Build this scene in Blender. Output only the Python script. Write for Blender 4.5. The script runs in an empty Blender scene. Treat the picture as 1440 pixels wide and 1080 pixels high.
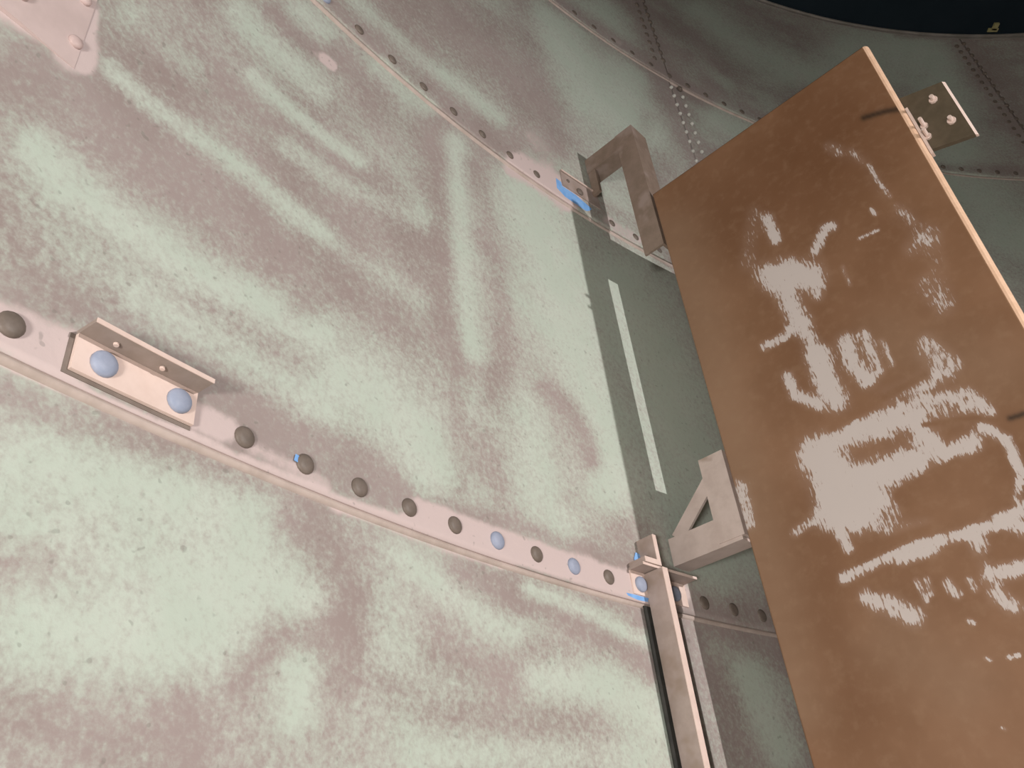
import bpy, bmesh, math, random
import numpy as np
from mathutils import Vector, Matrix

sc = bpy.context.scene
C = sc.collection

# ------------------------------------------------------------------ frame of reference
# The tank is measured in bolt pitches (one pitch = 11 cm).  u runs along the wall, v inwards from
# the wall, z upwards from the eye level of the photograph.
PITCH = 0.11
RAD = 44.548                      # tank radius in pitches
AX, AY = 34.174, -14.898          # tank axis as seen from the eye
PHI0 = 2.647                      # azimuth of u = 0
EYE_Z = 17.16                     # eye height above the floor in pitches
SEAM_A, SEAM_B, SEAM_C, RIM = 5.714, 16.974, 28.421, 40.045

def world(x, y, z):
    return Vector(((x - AX) * PITCH, (y - AY) * PITCH, (z + EYE_Z) * PITCH))
def W(u, v, z):
    ph = PHI0 - u / RAD
    return world(AX + (RAD - v) * math.cos(ph), AY + (RAD - v) * math.sin(ph), z)
# the board stands almost radially: s along it from its wall-side edge, o to its far side
BX, BY = 4.3076, 15.5169
DX, DY = 0.76908, -0.63915
NX, NY = 0.63915, 0.76908
BTOP = 16.2
def B(s, o, z):
    return world(BX + DX * s + NX * o, BY + DY * s + NY * o, z)

# ------------------------------------------------------------------ camera
cam_data = bpy.data.cameras.new('camera')
cam = bpy.data.objects.new('camera', cam_data)
C.objects.link(cam)
cam_data.sensor_fit = 'HORIZONTAL'
cam_data.sensor_width = 36.0
cam_data.lens = 36.0 * 1162.1 / 1440.0
cam_data.clip_start = 0.01
pitch_, roll_ = 0.60234, -0.118
def set_cam(pitch_, roll_):
    F = Vector((0, math.cos(pitch_), math.sin(pitch_)))
    U = Vector((0, -math.sin(pitch_), math.cos(pitch_)))
    R = Vector((1, 0, 0))
    c, s = math.cos(roll_), math.sin(roll_)
    R2, U2 = c * R + s * U, -s * R + c * U
    m = Matrix((R2, U2, -F)).transposed().to_4x4()
    m.translation = world(0, 0, 0)
    cam.matrix_world = m
set_cam(pitch_, roll_)
sc.camera = cam

# ------------------------------------------------------------------ light: one work lamp across the tank
wd = bpy.data.worlds.new('world')
sc.world = wd
wd.use_nodes = True
wd.node_tree.nodes['Background'].inputs[0].default_value = (0.5, 0.55, 0.6, 1)
wd.node_tree.nodes['Background'].inputs[1].default_value = 0.0

lamp_pos = world(38.5, -7.4, 13.0)
lamp_aim = W(5.0, 0, -14.0)
ld = bpy.data.lights.new('work_lamp', 'SPOT')
ld.energy = 740
ld.color = (1.0, 0.955, 0.93)
ld.spot_size = math.radians(128)
ld.spot_blend = 1.0
ld.shadow_soft_size = 0.025
lo = bpy.data.objects.new('work_lamp', ld)
C.objects.link(lo)
lo.location = lamp_pos
lo.rotation_euler = (lamp_aim - lamp_pos).to_track_quat('-Z', 'Y').to_euler()

# added soft fill light, unseen behind the eye point, lifting the shaded sides
l2 = bpy.data.lights.new('rear_fill', 'POINT')
l2.energy = 320
l2.color = (1.0, 0.97, 0.93)
l2.shadow_soft_size = 0.22
l2o = bpy.data.objects.new('rear_fill', l2)
C.objects.link(l2o)
l2o.location = world(-5.6, -16.0, -6.0)

sc.view_settings.view_transform = 'Standard'
sc.view_settings.look = 'None'
sc.view_settings.gamma = 1.0
sc.view_settings.use_curve_mapping = False
sc.view_settings.exposure = 0.0

# ------------------------------------------------------------------ materials
def new_mat(name):
    m = bpy.data.materials.new(name)
    m.use_nodes = True
    nt = m.node_tree
    return m, nt, nt.nodes, nt.links, nt.nodes['Principled BSDF']
def mixc(nt, fac, a, b, blend='MIX'):
    n = nt.nodes.new('ShaderNodeMix'); n.data_type = 'RGBA'; n.blend_type = blend
    for sock, val in ((n.inputs[0], fac), (n.inputs[6], a), (n.inputs[7], b)):
        if isinstance(val, bpy.types.NodeSocket): nt.links.new(val, sock)
        elif isinstance(val, (int, float)): sock.default_value = val
        else: sock.default_value = (*val, 1)
    return n.outputs[2]
def math_n(nt, op, a, b=0.0, c=None, clamp=False):
    n = nt.nodes.new('ShaderNodeMath'); n.operation = op; n.use_clamp = clamp
    for i, val in enumerate((a, b, c)):
        if val is None: continue
        if isinstance(val, bpy.types.NodeSocket): nt.links.new(val, n.inputs[i])
        else: n.inputs[i].default_value = val
    return n.outputs[0]
def noise(nt, scale, detail=2.0, rough=0.5, vec=None, dist=0.0):
    n = nt.nodes.new('ShaderNodeTexNoise')
    n.inputs['Scale'].default_value = scale; n.inputs['Detail'].default_value = detail
    n.inputs['Roughness'].default_value = rough; n.inputs['Distortion'].default_value = dist
    if vec is not None: nt.links.new(vec, n.inputs['Vector'])
    return n.outputs['Fac']
def attr(nt, name):
    n = nt.nodes.new('ShaderNodeAttribute'); n.attribute_name = name
    return n.outputs['Fac']
def ramp(nt, fac, lo_, hi_):
    n = nt.nodes.new('ShaderNodeMapRange'); n.interpolation_type = 'SMOOTHSTEP'
    nt.links.new(fac, n.inputs[0])
    n.inputs[1].default_value = lo_; n.inputs[2].default_value = hi_
    return n.outputs[0]
def objco(nt, scale=(1, 1, 1)):
    n = nt.nodes.new('ShaderNodeTexCoord')
    mp = nt.nodes.new('ShaderNodeMapping'); mp.inputs['Scale'].default_value = scale
    nt.links.new(n.outputs['Object'], mp.inputs[0])
    return mp.outputs[0]
def geopos(nt):
    n = nt.nodes.new('ShaderNodeNewGeometry')
    return n.outputs['Position']

def wall_material():
    m, nt, N, L, bs = new_mat('tank_wall_paint')
    co = geopos(nt)
    st, pr = attr(nt, 'stain'), attr(nt, 'primer')
    n1 = noise(nt, 9, 3, 0.6, co)
    n2 = noise(nt, 80, 4, 0.65, co)
    n3 = noise(nt, 190, 2, 0.5, co)
    k = math_n(nt, 'MULTIPLY_ADD', math_n(nt, 'SUBTRACT', n2, 0.5), 1.25, st)
    k = math_n(nt, 'MULTIPLY_ADD', math_n(nt, 'SUBTRACT', n1, 0.5), 0.45, k)
    k = math_n(nt, 'MULTIPLY_ADD', math_n(nt, 'SUBTRACT', n3, 0.5), 0.5, k)
    k = ramp(nt, k, -0.04, 1.04)
    green = mixc(nt, ramp(nt, n1, 0.3, 0.7), GREEN1, GREEN2)
    mauve = mixc(nt, ramp(nt, noise(nt, 5, 2, 0.5, co), 0.3, 0.7), MAUVE1, MAUVE2)
    col = mixc(nt, k, green, mauve)
    kp = math_n(nt, 'MULTIPLY_ADD', math_n(nt, 'SUBTRACT', n2, 0.5), 0.35, pr)
    kp = math_n(nt, 'MULTIPLY_ADD', math_n(nt, 'SUBTRACT', n1, 0.5), 0.5, kp)
    kp = ramp(nt, kp, 0.25, 0.62)
    col = mixc(nt, kp, col, PINK)
    # small dark pits
    pit = ramp(nt, noise(nt, 75, 1, 0.4, co), 0.70, 0.78)
    col = mixc(nt, math_n(nt, 'MULTIPLY', pit, 0.35), col, (0.16, 0.15, 0.13))
    L.new(col, bs.inputs['Base Color'])
    bs.inputs['Roughness'].default_value = 0.72
    bs.inputs['Specular IOR Level'].default_value = 0.25
    bp = N.new('ShaderNodeBump'); bp.inputs['Strength'].default_value = 0.25; bp.inputs['Distance'].default_value = 0.002
    L.new(n2, bp.inputs['Height']); L.new(bp.outputs[0], bs.inputs['Normal'])
    return m
GREEN1, GREEN2 = (0.462, 0.522, 0.448), (0.502, 0.552, 0.482)
MAUVE1, MAUVE2 = (0.295, 0.238, 0.222), (0.340, 0.280, 0.265)
PINK = (0.57, 0.465, 0.450)

def board_material():
    m, nt, N, L, bs = new_mat('brown_board_face')
    co = objco(nt)
    res, dk, tn, dks = attr(nt, 'residue'), attr(nt, 'dark'), attr(nt, 'tan'), attr(nt, 'dark_streak')
    big = noise(nt, 4, 4, 0.6, co)
    fine = noise(nt, 40, 4, 0.6, co)
    col = mixc(nt, ramp(nt, big, 0.3, 0.7), (0.190, 0.096, 0.050), (0.240, 0.128, 0.072))
    col = mixc(nt, math_n(nt, 'MULTIPLY', dk, 0.6), col, (0.120, 0.050, 0.020))
    col = mixc(nt, math_n(nt, 'MULTIPLY', tn, 0.55), col, (0.285, 0.190, 0.128))
    col = mixc(nt, math_n(nt, 'MULTIPLY', ramp(nt, fine, 0.45, 0.8), 0.25), col, (0.30, 0.19, 0.12))
    # scraped residue with streaks running down the board
    streak = noise(nt, 1.0, 3, 0.6, objco(nt, (260, 260, 42)))
    chip = noise(nt, 60, 3, 0.65, co)
    k = math_n(nt, 'MULTIPLY_ADD', math_n(nt, 'SUBTRACT', streak, 0.5), 1.7, res)
    k = math_n(nt, 'MULTIPLY_ADD', math_n(nt, 'SUBTRACT', chip, 0.5), 0.7, k)
    edge = math_n(nt, 'MULTIPLY', ramp(nt, res, 0.10, 0.5), ramp(nt, k, 0.46, 0.66))
    haze = math_n(nt, 'MULTIPLY', ramp(nt, res, 0.02, 0.6), 0.22)
    col = mixc(nt, haze, col, (0.42, 0.30, 0.245))
    col = mixc(nt, math_n(nt, 'MULTIPLY', edge, 0.92), col, (0.545, 0.485, 0.465))
    col = mixc(nt, math_n(nt, 'MULTIPLY', dks, 0.9), col, (0.02, 0.016, 0.012))  # two thin dark streaks running in from the open edge
    L.new(col, bs.inputs['Base Color'])
    bs.inputs['Roughness'].default_value = 0.55
    bs.inputs['Specular IOR Level'].default_value = 0.3
    bp = N.new('ShaderNodeBump'); bp.inputs['Strength'].default_value = 0.2; bp.inputs['Distance'].default_value = 0.002
    L.new(edge, bp.inputs['Height']); L.new(bp.outputs[0], bs.inputs['Normal'])
    return m

def mottled(name, c1, c2, scale=30, rough=0.6, metal=0.0, spec=0.3, c3=None, s3=7, t3=(0.55, 0.7)):
    m, nt, N, L, bs = new_mat(name)
    co = geopos(nt)
    n1 = noise(nt, scale, 4, 0.6, co)
    col = mixc(nt, ramp(nt, n1, 0.3, 0.7), c1, c2)
    if c3 is not None:
        col = mixc(nt, ramp(nt, noise(nt, s3, 3, 0.6, co), *t3), col, c3)
    L.new(col, bs.inputs['Base Color'])
    bs.inputs['Roughness'].default_value = rough
    bs.inputs['Metallic'].default_value = metal
    bs.inputs['Specular IOR Level'].default_value = spec
    bp = N.new('ShaderNodeBump'); bp.inputs['Strength'].default_value = 0.15; bp.inputs['Distance'].default_value = 0.001
    L.new(n1, bp.inputs['Height']); L.new(bp.outputs[0], bs.inputs['Normal'])
    return m

MW = wall_material()
MB = board_material()
M_EDGE = mottled('raw_board_edge', (0.62, 0.40, 0.27), (0.70, 0.47, 0.33), 50, 0.7)
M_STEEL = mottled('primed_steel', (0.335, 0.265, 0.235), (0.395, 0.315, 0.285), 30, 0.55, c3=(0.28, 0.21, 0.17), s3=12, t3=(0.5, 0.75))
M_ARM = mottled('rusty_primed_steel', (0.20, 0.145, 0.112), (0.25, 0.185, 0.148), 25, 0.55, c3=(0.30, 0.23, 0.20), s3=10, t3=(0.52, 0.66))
M_PALE = mottled('pale_primed_and_lit_steel', (0.66, 0.51, 0.45), (0.72, 0.57, 0.51), 25, 0.6)
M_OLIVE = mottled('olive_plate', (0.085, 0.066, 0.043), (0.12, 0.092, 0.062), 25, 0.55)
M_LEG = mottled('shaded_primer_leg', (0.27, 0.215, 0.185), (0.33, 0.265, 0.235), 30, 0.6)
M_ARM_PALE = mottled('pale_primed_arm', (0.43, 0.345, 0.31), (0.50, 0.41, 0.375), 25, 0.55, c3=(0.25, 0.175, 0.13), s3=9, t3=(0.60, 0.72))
M_SHADE_LINE = mottled('brown_shade_line', (0.17, 0.135, 0.115), (0.22, 0.18, 0.155), 30, 0.8)
M_BOLT = mottled('dark_bolt', (0.135, 0.108, 0.090), (0.175, 0.140, 0.118), 60, 0.5)
M_CAP = mottled('blue_cap', (0.265, 0.300, 0.395), (0.315, 0.345, 0.445), 60, 0.5)
M_TAPE = mottled('blue_tape', (0.16, 0.36, 0.72), (0.24, 0.46, 0.82), 40, 0.6)
M_SEAL = mottled('tan_sealant', (0.40, 0.325, 0.285), (0.50, 0.41, 0.37), 18, 0.7)
M_WHITECAP = mottled('pale_cap', (0.50, 0.50, 0.46), (0.62, 0.61, 0.57), 60, 0.5)
M_ROOF = mottled('dark_roof', (0.010, 0.017, 0.024), (0.014, 0.022, 0.030), 3, 0.7, spec=0.1)
M_FLOOR = mottled('grey_floor', (0.22, 0.21, 0.19), (0.30, 0.29, 0.27), 3, 0.8)
M_SHADE = mottled('black_shade', (0.020, 0.020, 0.018), (0.035, 0.034, 0.030), 30, 0.8)
M_CLIP = mottled('olive_yellow_paint', (0.30, 0.27, 0.12), (0.38, 0.34, 0.18), 40, 0.6)

# ------------------------------------------------------------------ builders
def empty(name, loc, label=None, cat=None, group=None, kind=None):
    o = bpy.data.objects.new(name, None); C.objects.link(o); o.location = loc
    o.empty_display_size = 0.05
    tag(o, label, cat, group, kind); return o
def tag(o, label=None, cat=None, group=None, kind=None):
    if label: o['label'] = label
    if cat: o['category'] = cat
    if group: o['group'] = group
    if kind: o['kind'] = kind
    return o
def mesh_obj(name, verts, faces, mat, parent=None, origin=None, smooth=False, bevel=0.0):
    org = Vector(parent.location) if parent is not None else (Vector(origin) if origin is not None else Vector((0, 0, 0)))
    me = bpy.data.meshes.new(name)
    me.from_pydata([tuple(Vector(v) - org) for v in verts], [], faces)
    me.validate()
    bm = bmesh.new(); bm.from_mesh(me)
    bmesh.ops.remove_doubles(bm, verts=bm.verts, dist=1e-6)
    bmesh.ops.recalc_face_normals(bm, faces=bm.faces)
    if bevel > 0:
        bmesh.ops.bevel(bm, geom=list(bm.edges), offset=bevel, segments=2, affect='EDGES', clamp_overlap=True)
    bm.to_mesh(me); bm.free()
    if smooth:
        for p in me.polygons: p.use_smooth = True
    me.materials.append(mat)
    o = bpy.data.objects.new(name, me); C.objects.link(o)
    if parent is not None: o.parent = parent
    else: o.location = org
    return o
def prism(profile, f0, f1):
    """sweep a closed 2-D profile; f0/f1 map a profile point to the two end positions"""
    n = len(profile)
    vs = [f0(*q) for q in profile] + [f1(*q) for q in profile]
    fs = [tuple(range(n))[::-1], tuple(range(n, 2 * n))]
    fs += [(i, (i + 1) % n, n + (i + 1) % n, n + i) for i in range(n)]
    return vs, fs
def box_fn(fn, a0, a1, b0, b1, c0, c1):
    vs = [fn(a, b, c) for a in (a0, a1) for b in (b0, b1) for c in (c0, c1)]
    fs = [(0, 1, 3, 2), (4, 6, 7, 5), (0, 4, 5, 1), (2, 3, 7, 6), (0, 2, 6, 4), (1, 5, 7, 3)]
    return vs, fs
def join(*parts):
    V, Fc = [], []
    for v, f in parts:
        k = len(V); V += v; Fc += [tuple(i + k for i in q) for q in f]
    return V, Fc

# ------------------------------------------------------------------ stain map of the wall (paint and primer, in wall coordinates)
STAINS = [
('M', 0.90, (-0.73,9.34,17.2,-2.5,4.93, -0.57,9.40,16.3,-2.54,4.8, -0.39,9.46,15.4,-2.57,4.67, -0.22,9.53,14.6,-2.59,4.54, -0.03,9.59,13.8,-2.61,4.42, 0.14,9.60,13.2,-2.62,4.35, 0.32,9.61,12.6,-2.63,4.29, 0.50,9.62,12,-2.63,4.22, 0.69,9.63,11.4,-2.63,4.17, 0.91,9.62,10.8,-2.62,4.11, 1.14,9.61,10.3,-2.61,4.06, 1.37,9.60,9.7,-2.59,4.02, 1.61,9.58,9.18,-2.57,3.97, 1.86,9.56,8.69,-2.55,3.93, 2.11,9.53,8.22,-2.52,3.89, 2.33,9.49,7.86,-2.5,3.88, 2.55,9.44,7.51,-2.47,3.86, 2.77,9.39,7.17,-2.44,3.85, 3.00,9.37,6.85,-2.41,3.82, 3.23,9.34,6.54,-2.38,3.8, 3.47,9.30,6.24,-2.34,3.77)),
('M', 0.60, (-0.77,8.96,30.7,-4.28,9.26, -0.67,9.11,29.5,-4.32,8.86, -0.58,9.27,28.3,-4.35,8.47, -0.48,9.43,27.1,-4.37,8.09, -0.38,9.67,25.8,-4.36,7.62, -0.28,9.91,24.6,-4.35,7.18, -0.18,10.16,23.5,-4.31,6.76, -0.07,10.42,22.4,-4.27,6.36, 0.04,10.69,21.3,-4.22,5.97, 0.19,10.63,20.6,-4.25,5.99, 0.34,10.57,19.9,-4.27,6.02)),
('M', 0.55, (-0.39,7.03,56.2,-7.29,24.1, -0.34,6.93,55.9,-7.3,24.5, -0.28,6.83,55.6,-7.31,25, -0.23,6.73,55.2,-7.31,25.5, -0.17,6.65,54.5,-7.34,25.8, -0.10,6.58,53.8,-7.36,26, -0.04,6.50,53.1,-7.38,26.3, 0.03,6.43,52.4,-7.4,26.6, 0.10,6.35,51.8,-7.41,26.9, 0.20,6.38,50,-7.53,26.4, 0.30,6.41,48.3,-7.64,25.9, 0.40,6.44,46.7,-7.73,25.3, 0.51,6.47,45.1,-7.81,24.9, 0.62,6.49,43.5,-7.87,24.4, 0.73,6.52,42,-7.93,23.9, 0.84,6.57,40.5,-7.98,23.3, 0.96,6.61,39,-8.01,22.8, 1.08,6.66,37.5,-8.04,22.3, 1.20,6.70,36.1,-8.05,21.7, 1.33,6.75,34.8,-8.05,21.2)),
('M', 0.55, (1.04,8.89,26.4,-6.46,11.3, 1.20,8.91,25.3,-6.43,11.1, 1.37,8.93,24.3,-6.4,11, 1.53,8.95,23.3,-6.35,10.8, 1.70,8.97,22.3,-6.3,10.6, 1.86,8.98,21.5,-6.26,10.5, 2.02,8.99,20.7,-6.21,10.4, 2.18,9.00,19.9,-6.15,10.2)),
('M', 0.50, (2.02,8.39,26,-7.69,14.1, 2.16,8.43,25.1,-7.63,13.9, 2.30,8.46,24.3,-7.56,13.7, 2.44,8.50,23.4,-7.49,13.4, 2.58,8.53,22.6,-7.41,13.2, 2.73,8.56,21.9,-7.34,13, 2.92,8.62,20.9,-7.23,12.7, 3.11,8.69,20,-7.12,12.4, 3.30,8.75,19.2,-7.01,12.1, 3.50,8.81,18.3,-6.89,11.9, 3.71,8.87,17.5,-6.78,11.6, 3.92,8.94,16.8,-6.65,11.3)),
('G', 0.90, (0.20,10.32,83.9,-17.3,25.5, 0.29,10.31,82.3,-17.3,25.4, 0.37,10.30,80.6,-17.3,25.3, 0.45,10.29,79,-17.4,25.3, 0.54,10.28,77.5,-17.4,25.2, 0.62,10.27,75.9,-17.4,25.1, 0.71,10.26,74.4,-17.4,25.1, 0.80,10.25,72.9,-17.4,25, 0.89,10.26,71.3,-17.3,24.8, 0.98,10.27,69.7,-17.3,24.7, 1.07,10.27,68.2,-17.2,24.5, 1.16,10.28,66.7,-17.2,24.3, 1.26,10.29,65.2,-17.1,24.2, 1.35,10.30,63.7,-17.1,24, 1.45,10.31,62.3,-17,23.9, 1.55,10.31,60.9,-17,23.7, 1.65,10.32,59.5,-16.9,23.6, 1.75,10.33,58.2,-16.8,23.4, 1.85,10.33,56.9,-16.7,23.3, 1.95,10.34,55.7,-16.6,23.1, 2.05,10.34,54.4,-16.6,23, 2.15,10.35,53.3,-16.5,22.9, 2.25,10.35,52.1,-16.4,22.7, 2.35,10.36,50.9,-16.3,22.6, 2.46,10.36,49.8,-16.2,22.5, 2.56,10.36,48.7,-16.1,22.4, 2.67,10.37,47.6,-16,22.3, 2.77,10.36,46.7,-15.9,22.2, 2.87,10.35,45.8,-15.8,22.1, 2.97,10.34,44.8,-15.7,22, 3.08,10.34,43.9,-15.6,22, 3.18,10.33,43.1,-15.5,21.9, 3.28,10.32,42.2,-15.4,21.8, 3.39,10.31,41.4,-15.3,21.8, 3.51,10.30,40.4,-15.2,21.7, 3.62,10.30,39.5,-15.1,21.6, 3.74,10.29,38.7,-15,21.5, 3.86,10.28,37.8,-14.9,21.4, 3.98,10.27,37,-14.7,21.3, 4.11,10.26,36.2,-14.6,21.2, 4.23,10.26,35.4,-14.5,21.2)),
('M', 0.35, (1.11,12.02,2.84,-0.723,0.83, 1.48,11.91,2.64,-0.721,0.836, 1.86,11.79,2.46,-0.717,0.843, 2.25,11.66,2.28,-0.71,0.85, 2.68,11.69,2.09,-0.693,0.834, 3.13,11.71,1.91,-0.675,0.819, 3.60,11.73,1.75,-0.655,0.804, 4.08,11.73,1.61,-0.634,0.791, 4.55,11.61,1.49,-0.619,0.794, 5.03,11.47,1.38,-0.603,0.798, 5.51,11.32,1.28,-0.587,0.802, 6.01,11.16,1.19,-0.571,0.808)),
('G', 0.90, (-0.29,8.10,21.8,-3.42,8.12, -0.16,8.03,21.1,-3.46,8.14, -0.02,7.97,20.4,-3.49,8.16, 0.11,7.90,19.7,-3.52,8.18, 0.28,7.89,18.8,-3.55,8.06, 0.45,7.88,17.9,-3.57,7.94, 0.63,7.88,17.1,-3.59,7.83, 0.82,7.88,16.2,-3.59,7.68, 1.02,7.88,15.4,-3.59,7.55, 1.22,7.88,14.6,-3.57,7.42, 1.41,7.87,13.9,-3.56,7.32, 1.60,7.86,13.3,-3.54,7.22, 1.79,7.85,12.6,-3.51,7.12, 1.98,7.84,12.1,-3.48,7.03, 2.21,7.87,11.4,-3.44,6.87, 2.44,7.90,10.8,-3.39,6.72, 2.68,7.92,10.2,-3.34,6.57, 2.92,7.95,9.64,-3.29,6.43, 3.15,7.97,9.17,-3.24,6.3, 3.38,7.99,8.71,-3.18,6.18, 3.62,8.01,8.28,-3.12,6.06, 3.86,8.03,7.87,-3.07,5.94, 4.11,8.05,7.47,-3.01,5.83)),
('G', 0.70, (1.29,6.95,15.4,-3.59,9.05, 1.46,6.95,14.7,-3.58,8.9, 1.64,6.95,14,-3.56,8.75, 1.82,6.95,13.4,-3.54,8.61, 2.01,6.95,12.7,-3.52,8.47, 2.20,6.94,12.2,-3.49,8.34, 2.39,6.94,11.6,-3.45,8.21, 2.59,6.93,11.1,-3.42,8.08, 2.79,6.93,10.5,-3.38,7.95, 3.00,6.91,10.1,-3.33,7.85, 3.21,6.88,9.6,-3.28,7.75, 3.43,6.86,9.16,-3.24,7.65, 3.65,6.83,8.73,-3.18,7.56, 3.87,6.80,8.35,-3.13,7.49, 4.09,6.76,7.99,-3.08,7.42, 4.31,6.72,7.64,-3.03,7.35)),
('G', 0.40, (0.28,11.78,38.7,-8.23,9.95, 0.39,11.81,37.6,-8.22,9.86, 0.51,11.84,36.6,-8.21,9.76, 0.63,11.86,35.5,-8.19,9.67, 0.75,11.89,34.5,-8.16,9.58, 0.87,11.91,33.5,-8.14,9.49, 1.00,11.89,32.6,-8.13,9.48, 1.13,11.87,31.7,-8.12,9.48, 1.27,11.85,30.8,-8.1,9.47, 1.40,11.82,30,-8.08,9.46)),
('M', 0.45, (0.69,11.87,44.3,-10.4,12.2, 0.80,11.90,43.2,-10.3,12.1, 0.91,11.93,42,-10.3,12, 1.02,11.96,40.9,-10.2,11.8, 1.13,12.00,39.8,-10.2,11.7, 1.25,12.03,38.8,-10.1,11.6, 1.37,12.06,37.7,-10.1,11.5, 1.50,12.08,36.6,-10,11.4, 1.63,12.09,35.6,-9.96,11.3, 1.77,12.11,34.6,-9.9,11.3, 1.91,12.13,33.6,-9.84,11.2, 2.05,12.14,32.6,-9.77,11.1, 2.19,12.16,31.6,-9.7,11)),
('M', 0.75, (1.81,11.83,52.7,-15.3,17.9, 1.91,11.84,51.6,-15.2,17.8, 2.01,11.84,50.5,-15.1,17.7, 2.12,11.85,49.4,-15,17.6, 2.22,11.86,48.3,-14.9,17.5, 2.33,11.87,47.3,-14.9,17.4, 2.44,11.88,46.2,-14.8,17.3, 2.55,11.89,45.2,-14.7,17.3, 2.66,11.90,44.2,-14.6,17.2, 2.79,11.92,43.1,-14.5,17, 2.91,11.95,42,-14.3,16.9, 3.04,11.97,41,-14.2,16.8, 3.17,12.00,39.9,-14.1,16.6, 3.30,12.02,38.9,-14,16.5, 3.44,12.05,37.9,-13.8,16.4, 3.57,12.07,36.9,-13.7,16.2, 3.71,12.09,36,-13.6,16.1, 3.85,12.11,35.1,-13.4,16, 3.99,12.13,34.2,-13.3,15.9, 4.14,12.15,33.3,-13.1,15.8, 4.28,12.16,32.5,-13,15.7, 4.43,12.18,31.7,-12.9,15.6, 4.58,12.20,30.9,-12.7,15.5, 4.72,12.20,30.1,-12.6,15.4, 4.87,12.20,29.4,-12.5,15.3, 5.02,12.21,28.7,-12.4,15.3, 5.17,12.21,28,-12.2,15.2, 5.32,12.21,27.3,-12.1,15.1, 5.47,12.21,26.7,-12,15.1, 5.62,12.22,26,-11.8,15, 5.77,12.24,25.4,-11.7,14.9, 5.92,12.26,24.8,-11.6,14.8, 6.08,12.27,24.2,-11.4,14.7, 6.23,12.29,23.7,-11.3,14.6)),
('G', 0.85, (2.45,12.74,74.7,-23.6,25.4, 2.54,12.73,73.5,-23.5,25.4, 2.62,12.72,72.4,-23.4,25.4, 2.70,12.72,71.3,-23.3,25.4, 2.79,12.71,70.2,-23.2,25.4, 2.87,12.70,69.2,-23.2,25.4, 2.95,12.69,68.1,-23.1,25.3, 3.04,12.68,67.1,-23,25.3, 3.13,12.67,66,-22.9,25.3, 3.21,12.66,65,-22.8,25.3, 3.30,12.66,64,-22.7,25.2, 3.39,12.66,62.9,-22.5,25.2, 3.48,12.66,61.9,-22.4,25.1, 3.57,12.66,60.9,-22.3,25, 3.67,12.67,59.9,-22.2,25, 3.76,12.67,58.9,-22.1,24.9, 3.85,12.67,58,-21.9,24.8, 3.95,12.67,57,-21.8,24.8, 4.04,12.67,56.1,-21.7,24.7, 4.15,12.68,55.1,-21.5,24.6, 4.25,12.69,54.1,-21.4,24.5, 4.36,12.71,53.1,-21.2,24.4, 4.46,12.72,52.1,-21,24.3, 4.57,12.73,51.2,-20.9,24.2, 4.68,12.74,50.2,-20.7,24.1, 4.79,12.75,49.3,-20.6,24, 4.90,12.76,48.4,-20.4,23.9, 5.01,12.77,47.6,-20.2,23.8)),
('G', 0.70, (1.97,14.05,23.7,-6.79,6.45, 2.13,14.03,23,-6.76,6.45, 2.29,14.02,22.4,-6.72,6.45, 2.45,14.00,21.7,-6.68,6.45, 2.61,13.98,21.1,-6.64,6.45, 2.76,13.96,20.5,-6.61,6.46, 2.91,13.94,20,-6.57,6.46, 3.07,13.92,19.5,-6.53,6.46, 3.22,13.90,19,-6.49,6.47, 3.37,13.87,18.5,-6.45,6.47, 3.52,13.88,18,-6.39,6.46, 3.68,13.88,17.6,-6.34,6.44, 3.83,13.88,17.1,-6.29,6.42, 3.99,13.88,16.7,-6.23,6.4)),
('M', 0.90, (2.65,15.01,79.9,-24.7,22.1, 2.73,15.00,78.9,-24.7,22.2, 2.81,14.98,77.9,-24.6,22.2, 2.89,14.96,76.8,-24.6,22.2, 2.97,14.94,75.9,-24.5,22.3, 3.05,14.92,74.9,-24.4,22.3, 3.13,14.91,73.9,-24.4,22.4, 3.22,14.92,72.8,-24.3,22.3, 3.30,14.93,71.7,-24.1,22.3, 3.39,14.94,70.6,-24,22.2, 3.48,14.95,69.5,-23.9,22.1, 3.57,14.97,68.4,-23.8,22.1, 3.66,14.98,67.4,-23.6,22, 3.75,14.99,66.4,-23.5,22, 3.84,15.03,65.3,-23.3,21.8, 3.93,15.08,64.2,-23.2,21.7)),
('G', 0.60, (3.33,15.82,32.9,-10.9,9.41, 3.46,15.84,32.2,-10.8,9.39, 3.59,15.85,31.5,-10.7,9.37, 3.72,15.86,30.9,-10.7,9.34, 3.86,15.87,30.2,-10.6,9.32, 3.99,15.88,29.6,-10.5,9.3)),
('M', 0.75, (4.29,15.49,14.9,-5.53,5.1, 4.49,15.47,14.5,-5.49,5.11, 4.68,15.44,14.1,-5.44,5.12, 4.88,15.41,13.7,-5.39,5.13, 5.05,15.30,13.4,-5.37,5.2, 5.22,15.19,13.1,-5.35,5.26, 5.39,15.08,12.8,-5.34,5.33)),
('M', 0.50, (6.15,16.48,11,-4.71,4.44, 6.32,16.42,10.8,-4.68,4.47, 6.50,16.36,10.5,-4.65,4.49, 6.68,16.30,10.3,-4.62,4.52, 6.85,16.23,10.1,-4.59,4.55, 7.03,16.16,9.89,-4.56,4.58, 7.14,16.00,9.8,-4.57,4.66, 7.24,15.84,9.71,-4.58,4.74, 7.35,15.68,9.63,-4.59,4.83)),
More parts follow.
